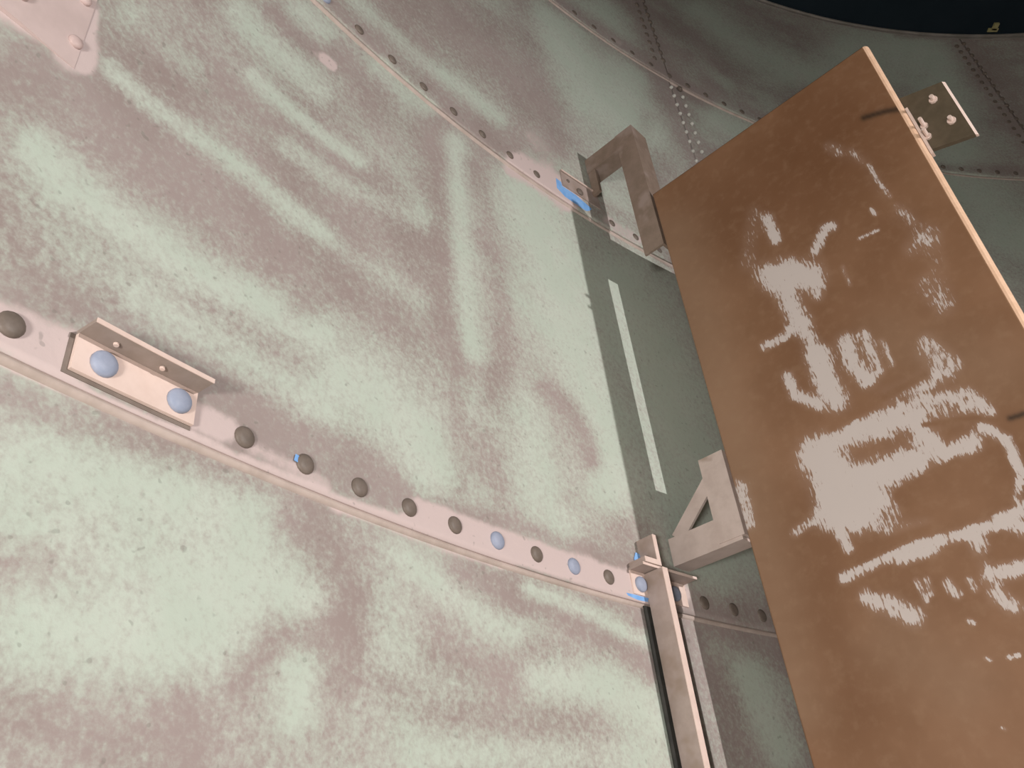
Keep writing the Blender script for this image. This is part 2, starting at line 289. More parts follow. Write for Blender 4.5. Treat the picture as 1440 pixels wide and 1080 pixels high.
('G', 0.65, (5.50,16.40,17.4,-7.07,6.48, 5.67,16.38,17,-7.01,6.49, 5.84,16.36,16.6,-6.95,6.5, 6.01,16.35,16.2,-6.89,6.5, 6.19,16.32,15.9,-6.83,6.51, 6.36,16.30,15.5,-6.77,6.52, 6.53,16.34,15.1,-6.69,6.48, 6.70,16.37,14.8,-6.61,6.45, 6.87,16.41,14.4,-6.54,6.41, 7.05,16.44,14.1,-6.46,6.38)),
('M', 0.75, (7.05,15.67,8.98,-4.2,4.36, 7.08,15.34,9.03,-4.26,4.53, 7.10,15.02,9.07,-4.33,4.71, 7.13,14.71,9.12,-4.4,4.89, 7.16,14.40,9.17,-4.46,5.08, 7.18,14.09,9.21,-4.53,5.27, 7.17,13.78,9.3,-4.6,5.48, 7.16,13.48,9.39,-4.68,5.7, 7.16,13.18,9.47,-4.75,5.92, 7.15,12.89,9.56,-4.82,6.15, 7.14,12.60,9.64,-4.89,6.39, 7.13,12.32,9.73,-4.96,6.63, 7.13,12.03,9.81,-5.03,6.89, 7.12,11.75,9.9,-5.1,7.16, 7.12,11.47,9.98,-5.17,7.44, 7.11,11.20,10.1,-5.24,7.72, 7.10,10.94,10.1,-5.3,8.02, 7.11,10.66,10.2,-5.37,8.33, 7.11,10.39,10.3,-5.43,8.66, 7.11,10.12,10.4,-5.48,8.99, 7.11,9.86,10.4,-5.54,9.33, 7.16,9.69,10.4,-5.55,9.55, 7.22,9.51,10.4,-5.56,9.78, 7.27,9.34,10.3,-5.57,10, 7.33,9.16,10.3,-5.58,10.2, 7.38,8.99,10.3,-5.59,10.5)),
('G', 0.80, (7.89,15.90,12.9,-6.33,6.74, 7.89,15.61,13,-6.42,6.96, 7.88,15.33,13.1,-6.52,7.2, 7.88,15.06,13.2,-6.61,7.43, 7.87,14.79,13.3,-6.71,7.68, 7.87,14.52,13.4,-6.8,7.93, 7.86,14.26,13.5,-6.89,8.18, 7.86,14.01,13.6,-6.98,8.44, 7.85,13.75,13.7,-7.07,8.71, 7.85,13.50,13.8,-7.16,8.98, 7.84,13.26,13.8,-7.25,9.26, 7.84,13.02,13.9,-7.34,9.55, 7.83,12.77,14,-7.42,9.85, 7.83,12.54,14.1,-7.51,10.2, 7.82,12.30,14.2,-7.6,10.5, 7.81,12.07,14.3,-7.68,10.8, 7.81,11.84,14.4,-7.76,11.1, 7.80,11.61,14.5,-7.85,11.5, 7.80,11.39,14.6,-7.93,11.8, 7.79,11.18,14.7,-8,12.2, 7.78,10.96,14.8,-8.08,12.5, 7.80,10.76,14.8,-8.14,12.9, 7.82,10.55,14.9,-8.2,13.2, 7.83,10.35,14.9,-8.25,13.6, 7.85,10.15,15,-8.3,14, 7.86,9.96,15,-8.35,14.3, 7.88,9.77,15.1,-8.4,14.7, 7.89,9.57,15.1,-8.45,15.1)),
('M', 0.70, (8.69,15.72,13.5,-6.99,7.81, 8.71,15.46,13.5,-7.07,8.04, 8.73,15.21,13.6,-7.15,8.28, 8.75,14.95,13.6,-7.23,8.53, 8.77,14.70,13.7,-7.31,8.77, 8.79,14.45,13.7,-7.39,9.03, 8.81,14.21,13.8,-7.46,9.29, 8.83,13.97,13.8,-7.54,9.55, 8.85,13.73,13.9,-7.61,9.83, 8.87,13.49,13.9,-7.69,10.1, 8.88,13.27,14,-7.76,10.4, 8.88,13.05,14,-7.84,10.7, 8.89,12.84,14.1,-7.91,10.9, 8.90,12.63,14.1,-7.98,11.2, 8.90,12.42,14.2,-8.05,11.5, 8.91,12.21,14.3,-8.12,11.8, 8.91,12.01,14.3,-8.19,12.1, 8.92,11.80,14.4,-8.25,12.4, 8.93,11.60,14.4,-8.32,12.7, 8.93,11.41,14.5,-8.38,13.1, 8.91,11.20,14.6,-8.46,13.4, 8.89,10.99,14.7,-8.54,13.8, 8.87,10.79,14.8,-8.62,14.2, 8.85,10.59,14.9,-8.7,14.6, 8.83,10.39,15,-8.78,15, 8.81,10.20,15.1,-8.85,15.4, 8.79,10.01,15.2,-8.92,15.8, 8.71,9.79,15.4,-9.04,16.3, 8.63,9.57,15.7,-9.16,16.8, 8.55,9.36,15.9,-9.28,17.4, 8.47,9.16,16.2,-9.4,18, 8.39,8.96,16.4,-9.51,18.5, 8.32,8.76,16.7,-9.62,19.1)),
('M', 0.50, (7.38,8.99,30.7,-16.7,31.2, 7.36,8.86,30.9,-16.8,31.9, 7.34,8.72,31.1,-16.9,32.6, 7.33,8.58,31.3,-16.9,33.3, 7.31,8.45,31.5,-17,34, 7.29,8.32,31.7,-17.1,34.7, 7.27,8.19,31.9,-17.2,35.5, 7.25,8.06,32.1,-17.3,36.2, 7.24,7.93,32.3,-17.3,37, 7.22,7.80,32.5,-17.4,37.7, 7.20,7.68,32.7,-17.5,38.5, 7.20,7.56,32.9,-17.5,39.3, 7.20,7.44,33,-17.6,40, 7.19,7.32,33.1,-17.6,40.8, 7.19,7.20,33.3,-17.6,41.5, 7.19,7.09,33.4,-17.6,42.3, 7.18,6.97,33.5,-17.7,43.1, 7.18,6.86,33.7,-17.7,43.9, 7.18,6.74,33.8,-17.7,44.8, 7.18,6.63,34,-17.7,45.6, 7.17,6.52,34.1,-17.7,46.4, 7.17,6.41,34.2,-17.7,47.3)),
('M', 0.40, (8.24,7.33,23.8,-13.6,32.3, 8.23,7.20,23.9,-13.6,32.9, 8.23,7.07,24,-13.6,33.6, 8.22,6.94,24.1,-13.6,34.3, 8.22,6.81,24.2,-13.6,35, 8.21,6.68,24.4,-13.6,35.7, 8.20,6.56,24.5,-13.6,36.4, 8.20,6.43,24.6,-13.7,37.2, 8.19,6.31,24.7,-13.6,37.9, 8.19,6.19,24.8,-13.6,38.6)),
('G', 0.95, (10.28,15.79,1.14,-0.642,0.769, 10.50,15.29,1.13,-0.648,0.808, 10.72,14.81,1.12,-0.653,0.849, 10.94,14.32,1.1,-0.659,0.892, 10.99,13.63,1.11,-0.676,0.962, 11.03,12.96,1.12,-0.692,1.04, 11.07,12.32,1.13,-0.708,1.11, 11.19,11.87,1.12,-0.714,1.17, 11.31,11.44,1.12,-0.72,1.23, 11.42,11.01,1.12,-0.725,1.29, 11.51,10.51,1.12,-0.732,1.36, 11.61,10.03,1.12,-0.738,1.44, 11.70,9.55,1.12,-0.743,1.52, 11.72,9.01,1.12,-0.751,1.63, 11.75,8.49,1.13,-0.758,1.74, 11.78,7.98,1.14,-0.763,1.85)),
('G', 0.75, (9.39,9.21,3.13,-1.9,3.74, 9.36,8.85,3.16,-1.93,3.93, 9.34,8.51,3.2,-1.95,4.12, 9.31,8.17,3.23,-1.96,4.33, 9.28,7.84,3.27,-1.98,4.54, 9.34,7.59,3.26,-1.98,4.69, 9.40,7.34,3.26,-1.97,4.85, 9.46,7.09,3.25,-1.97,5.01, 9.51,6.85,3.25,-1.96,5.18, 9.73,6.69,3.17,-1.93,5.24, 9.95,6.53,3.1,-1.9,5.3)),
('M', 0.90, (9.89,9.65,11.7,-7.25,13.8, 10.05,9.59,11.5,-7.17,13.8, 10.21,9.54,11.3,-7.1,13.9, 10.37,9.48,11.1,-7.03,13.9, 10.53,9.42,10.9,-6.96,13.9, 10.69,9.37,10.7,-6.9,13.9, 10.77,9.24,10.6,-6.88,14.1, 10.86,9.12,10.6,-6.85,14.3, 10.95,8.99,10.5,-6.83,14.5, 11.03,8.87,10.4,-6.81,14.7, 11.06,8.72,10.4,-6.82,14.9, 11.08,8.58,10.4,-6.83,15.2, 11.11,8.43,10.4,-6.83,15.5, 11.13,8.29,10.4,-6.84,15.7)),
('M', 0.40, (4.20,10.92,22.8,-9.26,12.6, 4.32,10.84,22.4,-9.23,12.7, 4.43,10.75,22.1,-9.19,12.8, 4.55,10.66,21.7,-9.15,12.9, 4.67,10.58,21.3,-9.12,13, 4.79,10.49,20.9,-9.08,13.2, 4.91,10.45,20.5,-9.01,13.2, 5.04,10.41,20.1,-8.95,13.2, 5.16,10.36,19.7,-8.88,13.2, 5.29,10.32,19.3,-8.81,13.2)),
('M', 0.60, (3.81,8.43,14.5,-5.65,10.3, 4.01,8.64,13.8,-5.52,9.81, 4.21,8.86,13.1,-5.39,9.34, 4.43,9.09,12.5,-5.26,8.88, 4.65,9.33,11.9,-5.12,8.43, 4.85,9.34,11.4,-5.04,8.35, 5.05,9.34,11,-4.96,8.26, 5.25,9.35,10.7,-4.88,8.17, 5.46,9.35,10.3,-4.8,8.09, 5.62,9.31,10,-4.74,8.08, 5.79,9.26,9.75,-4.69,8.07, 5.96,9.22,9.5,-4.63,8.07, 6.13,9.17,9.25,-4.58,8.06)),
('G', 0.55, (3.29,11.67,29.8,-10.7,13.1, 3.42,11.68,29,-10.6,13, 3.56,11.69,28.3,-10.5,12.9, 3.70,11.70,27.6,-10.4,12.9, 3.84,11.71,26.9,-10.3,12.8, 3.98,11.72,26.2,-10.2,12.7, 4.13,11.72,25.5,-10.1,12.7, 4.27,11.73,24.9,-10,12.6, 4.42,11.74,24.2,-9.92,12.5, 4.59,11.79,23.5,-9.78,12.3, 4.76,11.84,22.8,-9.64,12.2, 4.93,11.89,22.1,-9.5,12, 5.11,11.95,21.4,-9.35,11.9, 5.29,12.00,20.8,-9.21,11.7, 5.47,12.05,20.1,-9.07,11.6, 5.66,12.11,19.5,-8.93,11.4, 5.85,12.16,18.9,-8.79,11.3, 6.04,12.24,18.3,-8.63,11.1, 6.23,12.32,17.8,-8.48,10.9, 6.43,12.40,17.2,-8.33,10.7, 6.64,12.48,16.7,-8.18,10.6)),
('G', 0.45, (3.40,10.12,41.6,-15.5,22.4, 3.52,10.14,40.6,-15.3,22.3, 3.64,10.16,39.7,-15.2,22.1, 3.76,10.18,38.8,-15,21.9, 3.88,10.20,37.9,-14.9,21.7, 4.00,10.22,37,-14.8,21.5, 4.11,10.21,36.2,-14.6,21.4, 4.23,10.21,35.4,-14.5,21.3, 4.35,10.21,34.7,-14.4,21.2, 4.47,10.20,33.9,-14.3,21.1, 4.59,10.20,33.2,-14.2,21, 4.71,10.19,32.5,-14,20.9, 4.83,10.19,31.8,-13.9,20.9, 4.96,10.18,31.2,-13.8,20.8, 5.10,10.19,30.4,-13.6,20.6, 5.24,10.20,29.6,-13.5,20.5, 5.39,10.21,28.9,-13.3,20.3, 5.54,10.22,28.2,-13.2,20.1, 5.69,10.23,27.5,-13,20, 5.84,10.24,26.8,-12.9,19.8, 5.99,10.25,26.2,-12.7,19.7, 6.12,10.23,25.7,-12.6,19.7, 6.26,10.20,25.1,-12.5,19.6, 6.39,10.17,24.6,-12.4,19.6, 6.53,10.14,24.2,-12.2,19.6)),
('G', 0.90, (4.70,7.54,3.47,-1.48,3.14, 5.07,7.45,3.25,-1.44,3.11, 5.45,7.36,3.05,-1.4,3.09, 5.83,7.25,2.85,-1.35,3.07, 6.23,7.14,2.68,-1.31,3.05, 6.34,6.85,2.65,-1.3,3.18, 6.44,6.56,2.63,-1.29,3.32)),
('M', 0.85, (3.65,6.07,20.5,-7.13,19.8, 3.81,6.11,19.7,-7.05,19.4, 3.98,6.15,19,-6.97,19, 4.16,6.18,18.3,-6.88,18.5, 4.33,6.22,17.5,-6.79,18.1, 4.50,6.21,17,-6.7,17.9, 4.67,6.20,16.4,-6.61,17.7, 4.84,6.19,15.9,-6.52,17.5, 5.01,6.18,15.3,-6.42,17.3, 5.17,6.14,14.9,-6.34,17.3, 5.32,6.09,14.5,-6.25,17.2, 5.48,6.05,14.1,-6.17,17.1, 5.64,6.00,13.7,-6.08,17.1, 5.80,5.96,13.3,-5.99,17)),
('M', 0.70, (5.88,5.86,52.8,-23.8,68.8, 5.98,5.87,51.7,-23.6,68.2, 6.09,5.87,50.7,-23.4,67.6, 6.20,5.88,49.7,-23.1,66.9, 6.32,5.89,48.7,-22.9,66.3, 6.43,5.90,47.7,-22.7,65.7, 6.54,5.90,46.8,-22.5,65.1, 6.66,5.91,45.9,-22.3,64.5, 6.78,5.91,45,-22.1,63.9, 6.89,5.92,44.1,-21.8,63.3, 7.01,5.93,43.2,-21.6,62.7, 7.13,5.93,42.4,-21.4,62.2, 7.25,5.95,41.5,-21.2,61.4, 7.38,5.98,40.7,-21,60.7, 7.50,6.00,39.8,-20.8,59.9, 7.63,6.02,39,-20.6,59.2, 7.76,6.04,38.3,-20.3,58.5, 7.88,6.07,37.5,-20.1,57.8, 8.01,6.09,36.7,-19.9,57.1, 8.15,6.11,36,-19.7,56.5, 8.28,6.13,35.3,-19.5,55.8, 8.41,6.16,34.6,-19.3,55.1, 8.55,6.18,33.9,-19.1,54.5, 8.67,6.17,33.3,-18.9,54.2, 8.79,6.16,32.8,-18.7,53.8, 8.92,6.15,32.2,-18.5,53.5, 9.04,6.15,31.7,-18.3,53.2, 9.16,6.14,31.2,-18.1,52.9, 9.29,6.13,30.7,-17.9,52.6, 9.42,6.12,30.2,-17.8,52.2, 9.54,6.11,29.7,-17.6,51.9, 9.67,6.10,29.2,-17.4,51.6, 9.81,6.10,28.7,-17.2,51.3, 9.95,6.09,28.2,-17,50.9, 10.09,6.09,27.7,-16.9,50.5, 10.23,6.09,27.3,-16.7,50.1, 10.37,6.09,26.8,-16.5,49.7, 10.51,6.08,26.4,-16.3,49.4, 10.65,6.08,25.9,-16.1,49, 10.80,6.08,25.5,-16,48.7, 10.94,6.07,25.1,-15.8,48.3, 11.09,6.07,24.7,-15.6,48)),
('M', 0.40, (11.56,6.94,8.99,-5.91,16.2, 11.61,6.77,8.97,-5.89,16.6, 11.65,6.61,8.96,-5.88,16.9, 11.70,6.44,8.95,-5.85,17.2, 11.74,6.28,8.94,-5.83,17.6)),
('M', 0.60, (-0.11,5.96,71.3,-8.32,37.8, -0.03,6.00,69.2,-8.54,37, 0.05,6.05,67.1,-8.73,36.2, 0.13,6.09,65,-8.91,35.4, 0.21,6.13,63,-9.07,34.7, 0.30,6.17,61.1,-9.22,33.9, 0.39,6.20,59.2,-9.34,33.2, 0.48,6.24,57.4,-9.45,32.6, 0.57,6.27,55.6,-9.55,31.9, 0.67,6.31,53.9,-9.63,31.3, 0.77,6.34,52.2,-9.7,30.7, 0.87,6.33,50.7,-9.74,30.4, 0.97,6.31,49.3,-9.76,30.2, 1.08,6.30,47.9,-9.78,29.9, 1.18,6.28,46.5,-9.79,29.7, 1.29,6.26,45.2,-9.79,29.5, 1.40,6.25,43.9,-9.78,29.2, 1.51,6.23,42.6,-9.77,29, 1.62,6.21,41.4,-9.75,28.8, 1.74,6.19,40.2,-9.72,28.6, 1.85,6.17,39,-9.69,28.3, 1.97,6.16,37.9,-9.66,28.1, 2.09,6.14,36.8,-9.61,27.9, 2.21,6.12,35.7,-9.56,27.7, 2.33,6.09,34.7,-9.51,27.5, 2.45,6.07,33.7,-9.45,27.3, 2.58,6.07,32.6,-9.4,27, 2.71,6.07,31.6,-9.33,26.6, 2.85,6.07,30.6,-9.26,26.3, 2.98,6.06,29.6,-9.19,26, 3.12,6.06,28.7,-9.12,25.7)),
('G', 0.85, (4.64,17.76,25,-9.05,7.31, 4.79,17.77,24.5,-8.98,7.3, 4.94,17.78,24,-8.91,7.3, 5.10,17.79,23.4,-8.84,7.29, 5.25,17.79,22.9,-8.77,7.29, 5.41,17.80,22.4,-8.7,7.28, 5.57,17.80,21.9,-8.62,7.28, 5.73,17.80,21.5,-8.55,7.28, 5.89,17.80,21,-8.48,7.28, 6.05,17.80,20.6,-8.41,7.28, 6.21,17.80,20.1,-8.34,7.27, 6.38,17.80,19.7,-8.27,7.27, 6.54,17.80,19.3,-8.2,7.28, 6.71,17.79,18.9,-8.13,7.28, 6.88,17.79,18.5,-8.06,7.28, 7.08,17.87,18,-7.94,7.21, 7.29,17.95,17.5,-7.82,7.14, 7.49,18.03,17,-7.7,7.07, 7.70,18.11,16.6,-7.58,7.01, 7.92,18.18,16.1,-7.47,6.94, 8.13,18.26,15.7,-7.35,6.88, 8.32,18.28,15.3,-7.27,6.86, 8.52,18.29,15,-7.19,6.85, 8.71,18.30,14.7,-7.11,6.83, 8.91,18.31,14.4,-7.04,6.82, 9.10,18.32,14.1,-6.96,6.81, 9.30,18.32,13.8,-6.89,6.8, 9.50,18.33,13.5,-6.81,6.79, 9.70,18.33,13.2,-6.74,6.78)),
('M', 0.80, (6.36,20.08,3.05,-1.2,0.93, 6.83,20.35,2.86,-1.16,0.907, 7.31,20.62,2.68,-1.12,0.885, 7.81,20.88,2.51,-1.07,0.863, 8.22,21.01,2.39,-1.05,0.854, 8.64,21.13,2.28,-1.02,0.845, 9.06,21.24,2.17,-0.995,0.837, 9.52,21.18,2.08,-0.976,0.843, 9.99,21.11,1.98,-0.958,0.85, 10.46,21.03,1.9,-0.941,0.857, 10.72,20.75,1.86,-0.941,0.879, 10.97,20.48,1.83,-0.942,0.903, 11.22,20.19,1.8,-0.943,0.926)),
('M', 0.80, (11.96,26.17,2.65,-1.24,0.98, 11.94,25.41,2.7,-1.28,1.04, 11.93,24.69,2.74,-1.32,1.11, 11.92,23.98,2.78,-1.37,1.18, 11.91,23.29,2.82,-1.41,1.25, 11.93,22.66,2.85,-1.45,1.32, 11.96,22.05,2.88,-1.49,1.39, 11.98,21.45,2.91,-1.53,1.47, 12.01,20.86,2.94,-1.57,1.55, 12.04,20.32,2.97,-1.6,1.62, 12.06,19.80,2.99,-1.64,1.7, 12.09,19.28,3.01,-1.67,1.79)),
('M', 0.50, (4.44,17.36,26.1,-9.36,7.67, 4.59,17.39,25.5,-9.28,7.65, 4.75,17.41,24.9,-9.2,7.63, 4.91,17.43,24.4,-9.11,7.61, 5.07,17.45,23.8,-9.03,7.6, 5.23,17.47,23.2,-8.95,7.58, 5.39,17.48,22.7,-8.87,7.56, 5.56,17.50,22.2,-8.78,7.55, 5.72,17.52,21.7,-8.7,7.53, 5.89,17.51,21.2,-8.63,7.53, 6.06,17.51,20.7,-8.55,7.53, 6.23,17.50,20.3,-8.48,7.54, 6.40,17.49,19.8,-8.41,7.54, 6.57,17.48,19.4,-8.33,7.54, 6.75,17.47,19,-8.26,7.55, 6.92,17.46,18.5,-8.19,7.55, 7.10,17.44,18.1,-8.12,7.56, 7.28,17.45,17.7,-8.04,7.55, 7.46,17.45,17.4,-7.96,7.54, 7.64,17.45,17,-7.88,7.54, 7.82,17.45,16.6,-7.8,7.53, 8.00,17.44,16.3,-7.72,7.52, 8.19,17.44,15.9,-7.65,7.52, 8.38,17.43,15.6,-7.57,7.52, 8.56,17.42,15.2,-7.5,7.51, 8.78,17.45,14.9,-7.39,7.48, 9.00,17.49,14.5,-7.29,7.44, 9.23,17.51,14.1,-7.19,7.4, 9.45,17.54,13.8,-7.09,7.37, 9.68,17.57,13.4,-7,7.34, 9.91,17.59,13.1,-6.9,7.31, 10.14,17.61,12.8,-6.81,7.28)),
('G', 0.90, (13.42,27.24,1.03,-0.498,0.405, 13.54,26.48,1.03,-0.511,0.43, 13.66,25.74,1.04,-0.525,0.456, 13.77,25.01,1.05,-0.539,0.484, 14.09,24.61,1.03,-0.541,0.5, 14.40,24.21,1.01,-0.543,0.517, 14.71,23.80,0.999,-0.545,0.534, 15.27,23.65,0.963,-0.536,0.541, 15.83,23.48,0.931,-0.528,0.548, 16.28,23.22,0.908,-0.524,0.56, 16.73,22.95,0.887,-0.52,0.572)),
('G', 0.70, (16.18,29.90,1.17,-0.584,0.491, 16.63,29.65,1.14,-0.581,0.501, 17.07,29.39,1.12,-0.578,0.512, 17.52,29.11,1.09,-0.575,0.524, 17.24,27.95,1.13,-0.607,0.567, 16.98,26.84,1.17,-0.639,0.614, 16.72,25.77,1.22,-0.672,0.663)),
('P', 0.22, (10.70,21.25,9.66,-4.81,4.39, 10.74,20.98,9.67,-4.86,4.5, 10.79,20.72,9.69,-4.91,4.61, 10.83,20.45,9.7,-4.96,4.73, 10.87,20.19,9.71,-5.01,4.84, 10.92,19.94,9.73,-5.06,4.96)),
('M', 0.85, (13.48,28.21,10.8,-5.11,4.03, 13.75,28.27,10.5,-5.05,4.02, 14.01,28.32,10.3,-4.99,4.02, 14.28,28.37,10.1,-4.93,4.01, 14.55,28.42,9.92,-4.87,4.01, 14.82,28.46,9.73,-4.82,4, 15.09,28.50,9.55,-4.76,4, 15.36,28.53,9.37,-4.71,4, 15.63,28.56,9.21,-4.66,4, 15.90,28.59,9.04,-4.61,4, 16.14,28.58,8.91,-4.58,4.01, 16.39,28.57,8.77,-4.54,4.02, 16.63,28.55,8.65,-4.5,4.03, 16.87,28.53,8.52,-4.47,4.04, 17.12,28.51,8.41,-4.44,4.05, 17.36,28.48,8.29,-4.4,4.06, 17.60,28.46,8.18,-4.37,4.08, 17.84,28.42,8.08,-4.34,4.09, 18.11,28.41,7.96,-4.31,4.1, 18.37,28.38,7.85,-4.27,4.12, 18.64,28.36,7.75,-4.24,4.13, 18.90,28.33,7.65,-4.21,4.14, 19.16,28.29,7.55,-4.18,4.16, 19.43,28.26,7.46,-4.15,4.17, 19.69,28.21,7.37,-4.12,4.19, 19.95,28.17,7.28,-4.09,4.21, 20.25,28.20,7.18,-4.05,4.2, 20.55,28.23,7.08,-4.01,4.2, 20.85,28.26,6.98,-3.97,4.19, 21.14,28.28,6.89,-3.93,4.19, 21.44,28.30,6.8,-3.89,4.19, 21.74,28.31,6.72,-3.85,4.19, 22.04,28.32,6.64,-3.82,4.19, 22.33,28.33,6.57,-3.79,4.2, 22.63,28.34,6.49,-3.75,4.2, 22.93,28.36,6.42,-3.72,4.2, 23.23,28.36,6.35,-3.69,4.2, 23.53,28.37,6.29,-3.66,4.21, 23.82,28.37,6.23,-3.63,4.21, 24.12,28.36,6.17,-3.6,4.22, 24.41,28.35,6.12,-3.58,4.22, 24.71,28.34,6.06,-3.55,4.23, 25.00,28.36,6.01,-3.52,4.23, 25.29,28.37,5.96,-3.5,4.23, 25.57,28.38,5.92,-3.47,4.23, 25.86,28.38,5.88,-3.45,4.24, 26.15,28.38,5.83,-3.42,4.24, 26.43,28.38,5.8,-3.4,4.25, 26.72,28.37,5.76,-3.38,4.25)),
('P', 0.35, (14.94,28.36,32.5,-16.2,13.6, 15.07,28.37,32.2,-16.1,13.6, 15.20,28.38,31.9,-16,13.6, 15.33,28.39,31.6,-15.9,13.6, 15.47,28.39,31.4,-15.9,13.6, 15.60,28.40,31.1,-15.8,13.6, 15.73,28.41,30.8,-15.7,13.6, 15.86,28.41,30.6,-15.6,13.6, 16.01,28.44,30.3,-15.5,13.6, 16.15,28.47,30,-15.4,13.6, 16.30,28.49,29.7,-15.3,13.6, 16.44,28.52,29.4,-15.3,13.6, 16.59,28.54,29.1,-15.2,13.5, 16.73,28.57,28.9,-15.1,13.5, 16.88,28.59,28.6,-15,13.5, 17.02,28.61,28.4,-14.9,13.5)),
('M', 0.80, (18.92,33.40,1.75,-0.875,0.742, 19.01,32.72,1.76,-0.894,0.775, 19.10,32.06,1.77,-0.913,0.809, 19.19,31.40,1.78,-0.932,0.844, 19.28,30.76,1.8,-0.952,0.881, 19.36,30.07,1.81,-0.973,0.923, 19.44,29.39,1.83,-0.995,0.966, 19.53,28.73,1.84,-1.02,1.01)),
('M', 0.75, (19.29,27.17,3.2,-1.81,1.88, 19.31,26.69,3.23,-1.85,1.95, 19.33,26.22,3.25,-1.88,2.01, 19.34,25.75,3.28,-1.91,2.08, 19.36,25.30,3.3,-1.94,2.15, 19.38,24.85,3.32,-1.97,2.22, 19.44,24.43,3.34,-2,2.29, 19.50,24.02,3.35,-2.02,2.36, 19.56,23.61,3.37,-2.05,2.43, 19.61,23.21,3.38,-2.07,2.5, 19.67,22.81,3.4,-2.1,2.58)),
('M', 0.50, (20.88,33.04,3.96,-2.07,1.9, 21.21,32.93,3.91,-2.06,1.92, 21.53,32.81,3.87,-2.05,1.94, 21.84,32.68,3.83,-2.04,1.96, 22.16,32.55,3.79,-2.03,1.98, 22.47,32.41,3.75,-2.02,2, 22.78,32.27,3.72,-2.02,2.02, 23.09,32.12,3.69,-2.01,2.05, 23.38,31.97,3.66,-2.01,2.07, 23.66,31.82,3.63,-2,2.09, 23.95,31.67,3.61,-2,2.12, 24.23,31.51,3.59,-1.99,2.14, 24.50,31.35,3.57,-1.99,2.16)),
('M', 0.45, (26.92,38.23,1.79,-0.912,0.9, 27.40,38.20,1.77,-0.904,0.905, 27.88,38.16,1.75,-0.896,0.911, 28.35,38.11,1.74,-0.889,0.918, 28.83,38.05,1.72,-0.883,0.925, 29.29,37.98,1.71,-0.878,0.932, 29.85,38.05,1.69,-0.868,0.934, 30.41,38.11,1.68,-0.858,0.935, 30.96,38.16,1.67,-0.849,0.938, 31.51,38.19,1.66,-0.841,0.941, 32.05,38.21,1.65,-0.834,0.946)),
('M', 0.40, (17.18,24.04,7.62,-4.41,4.73, 17.02,23.58,7.76,-4.52,4.9, 16.86,23.14,7.89,-4.62,5.07, 16.70,22.70,8.03,-4.73,5.25, 16.55,22.27,8.17,-4.84,5.43, 16.74,22.21,8.08,-4.82,5.46, 16.93,22.14,8,-4.79,5.48, 17.11,22.08,7.92,-4.77,5.51, 17.30,22.01,7.84,-4.75,5.54, 17.49,21.93,7.77,-4.72,5.57)),
('G', 0.70, (23.66,36.19,1.65,-0.848,0.792, 24.05,35.91,1.63,-0.848,0.808, 24.44,35.62,1.62,-0.848,0.824, 24.83,35.33,1.61,-0.848,0.84, 25.21,35.03,1.6,-0.849,0.858, 25.59,34.72,1.59,-0.85,0.876, 26.03,34.50,1.58,-0.848,0.89, 26.47,34.27,1.57,-0.846,0.904, 26.90,34.04,1.56,-0.845,0.919, 27.33,33.79,1.55,-0.844,0.935, 27.75,33.53,1.55,-0.844,0.952, 28.33,33.65,1.53,-0.831,0.95, 28.90,33.75,1.51,-0.82,0.948, 29.46,33.84,1.49,-0.809,0.947, 30.02,33.92,1.48,-0.799,0.947)),
('G', 0.80, (21.99,27.25,2.05,-1.2,1.36, 22.50,27.23,2.01,-1.18,1.37, 23.01,27.19,1.98,-1.17,1.37, 23.51,27.14,1.95,-1.15,1.38)),
('G', 0.90, (33.30,36.83,0.34,-0.174,0.208, 34.84,37.41,0.335,-0.168,0.205, 36.35,37.90,0.332,-0.163,0.203, 37.62,37.80,0.335,-0.162,0.207, 38.84,37.63,0.339,-0.162,0.212, 38.20,35.82,0.351,-0.173,0.231, 37.57,34.08,0.363,-0.183,0.251, 36.96,32.41,0.375,-0.194,0.273, 36.37,30.82,0.387,-0.206,0.296, 35.80,29.29,0.399,-0.218,0.321, 35.25,27.82,0.411,-0.23,0.348, 35.70,26.91,0.421,-0.237,0.368, 36.13,26.02,0.431,-0.244,0.39, 36.54,25.14,0.441,-0.251,0.412, 36.94,24.28,0.452,-0.259,0.436)),
('M', 0.90, (41.08,39.80,0.923,-0.418,0.544, 41.07,38.78,0.943,-0.432,0.571, 41.05,37.79,0.964,-0.447,0.6, 41.03,36.82,0.985,-0.462,0.63, 41.02,35.87,1.01,-0.477,0.661, 41.00,34.95,1.03,-0.492,0.693, 40.99,34.05,1.05,-0.508,0.726, 40.97,33.17,1.07,-0.524,0.76, 40.94,32.40,1.09,-0.538,0.791, 40.90,31.65,1.11,-0.553,0.824, 40.87,30.91,1.13,-0.568,0.857)),
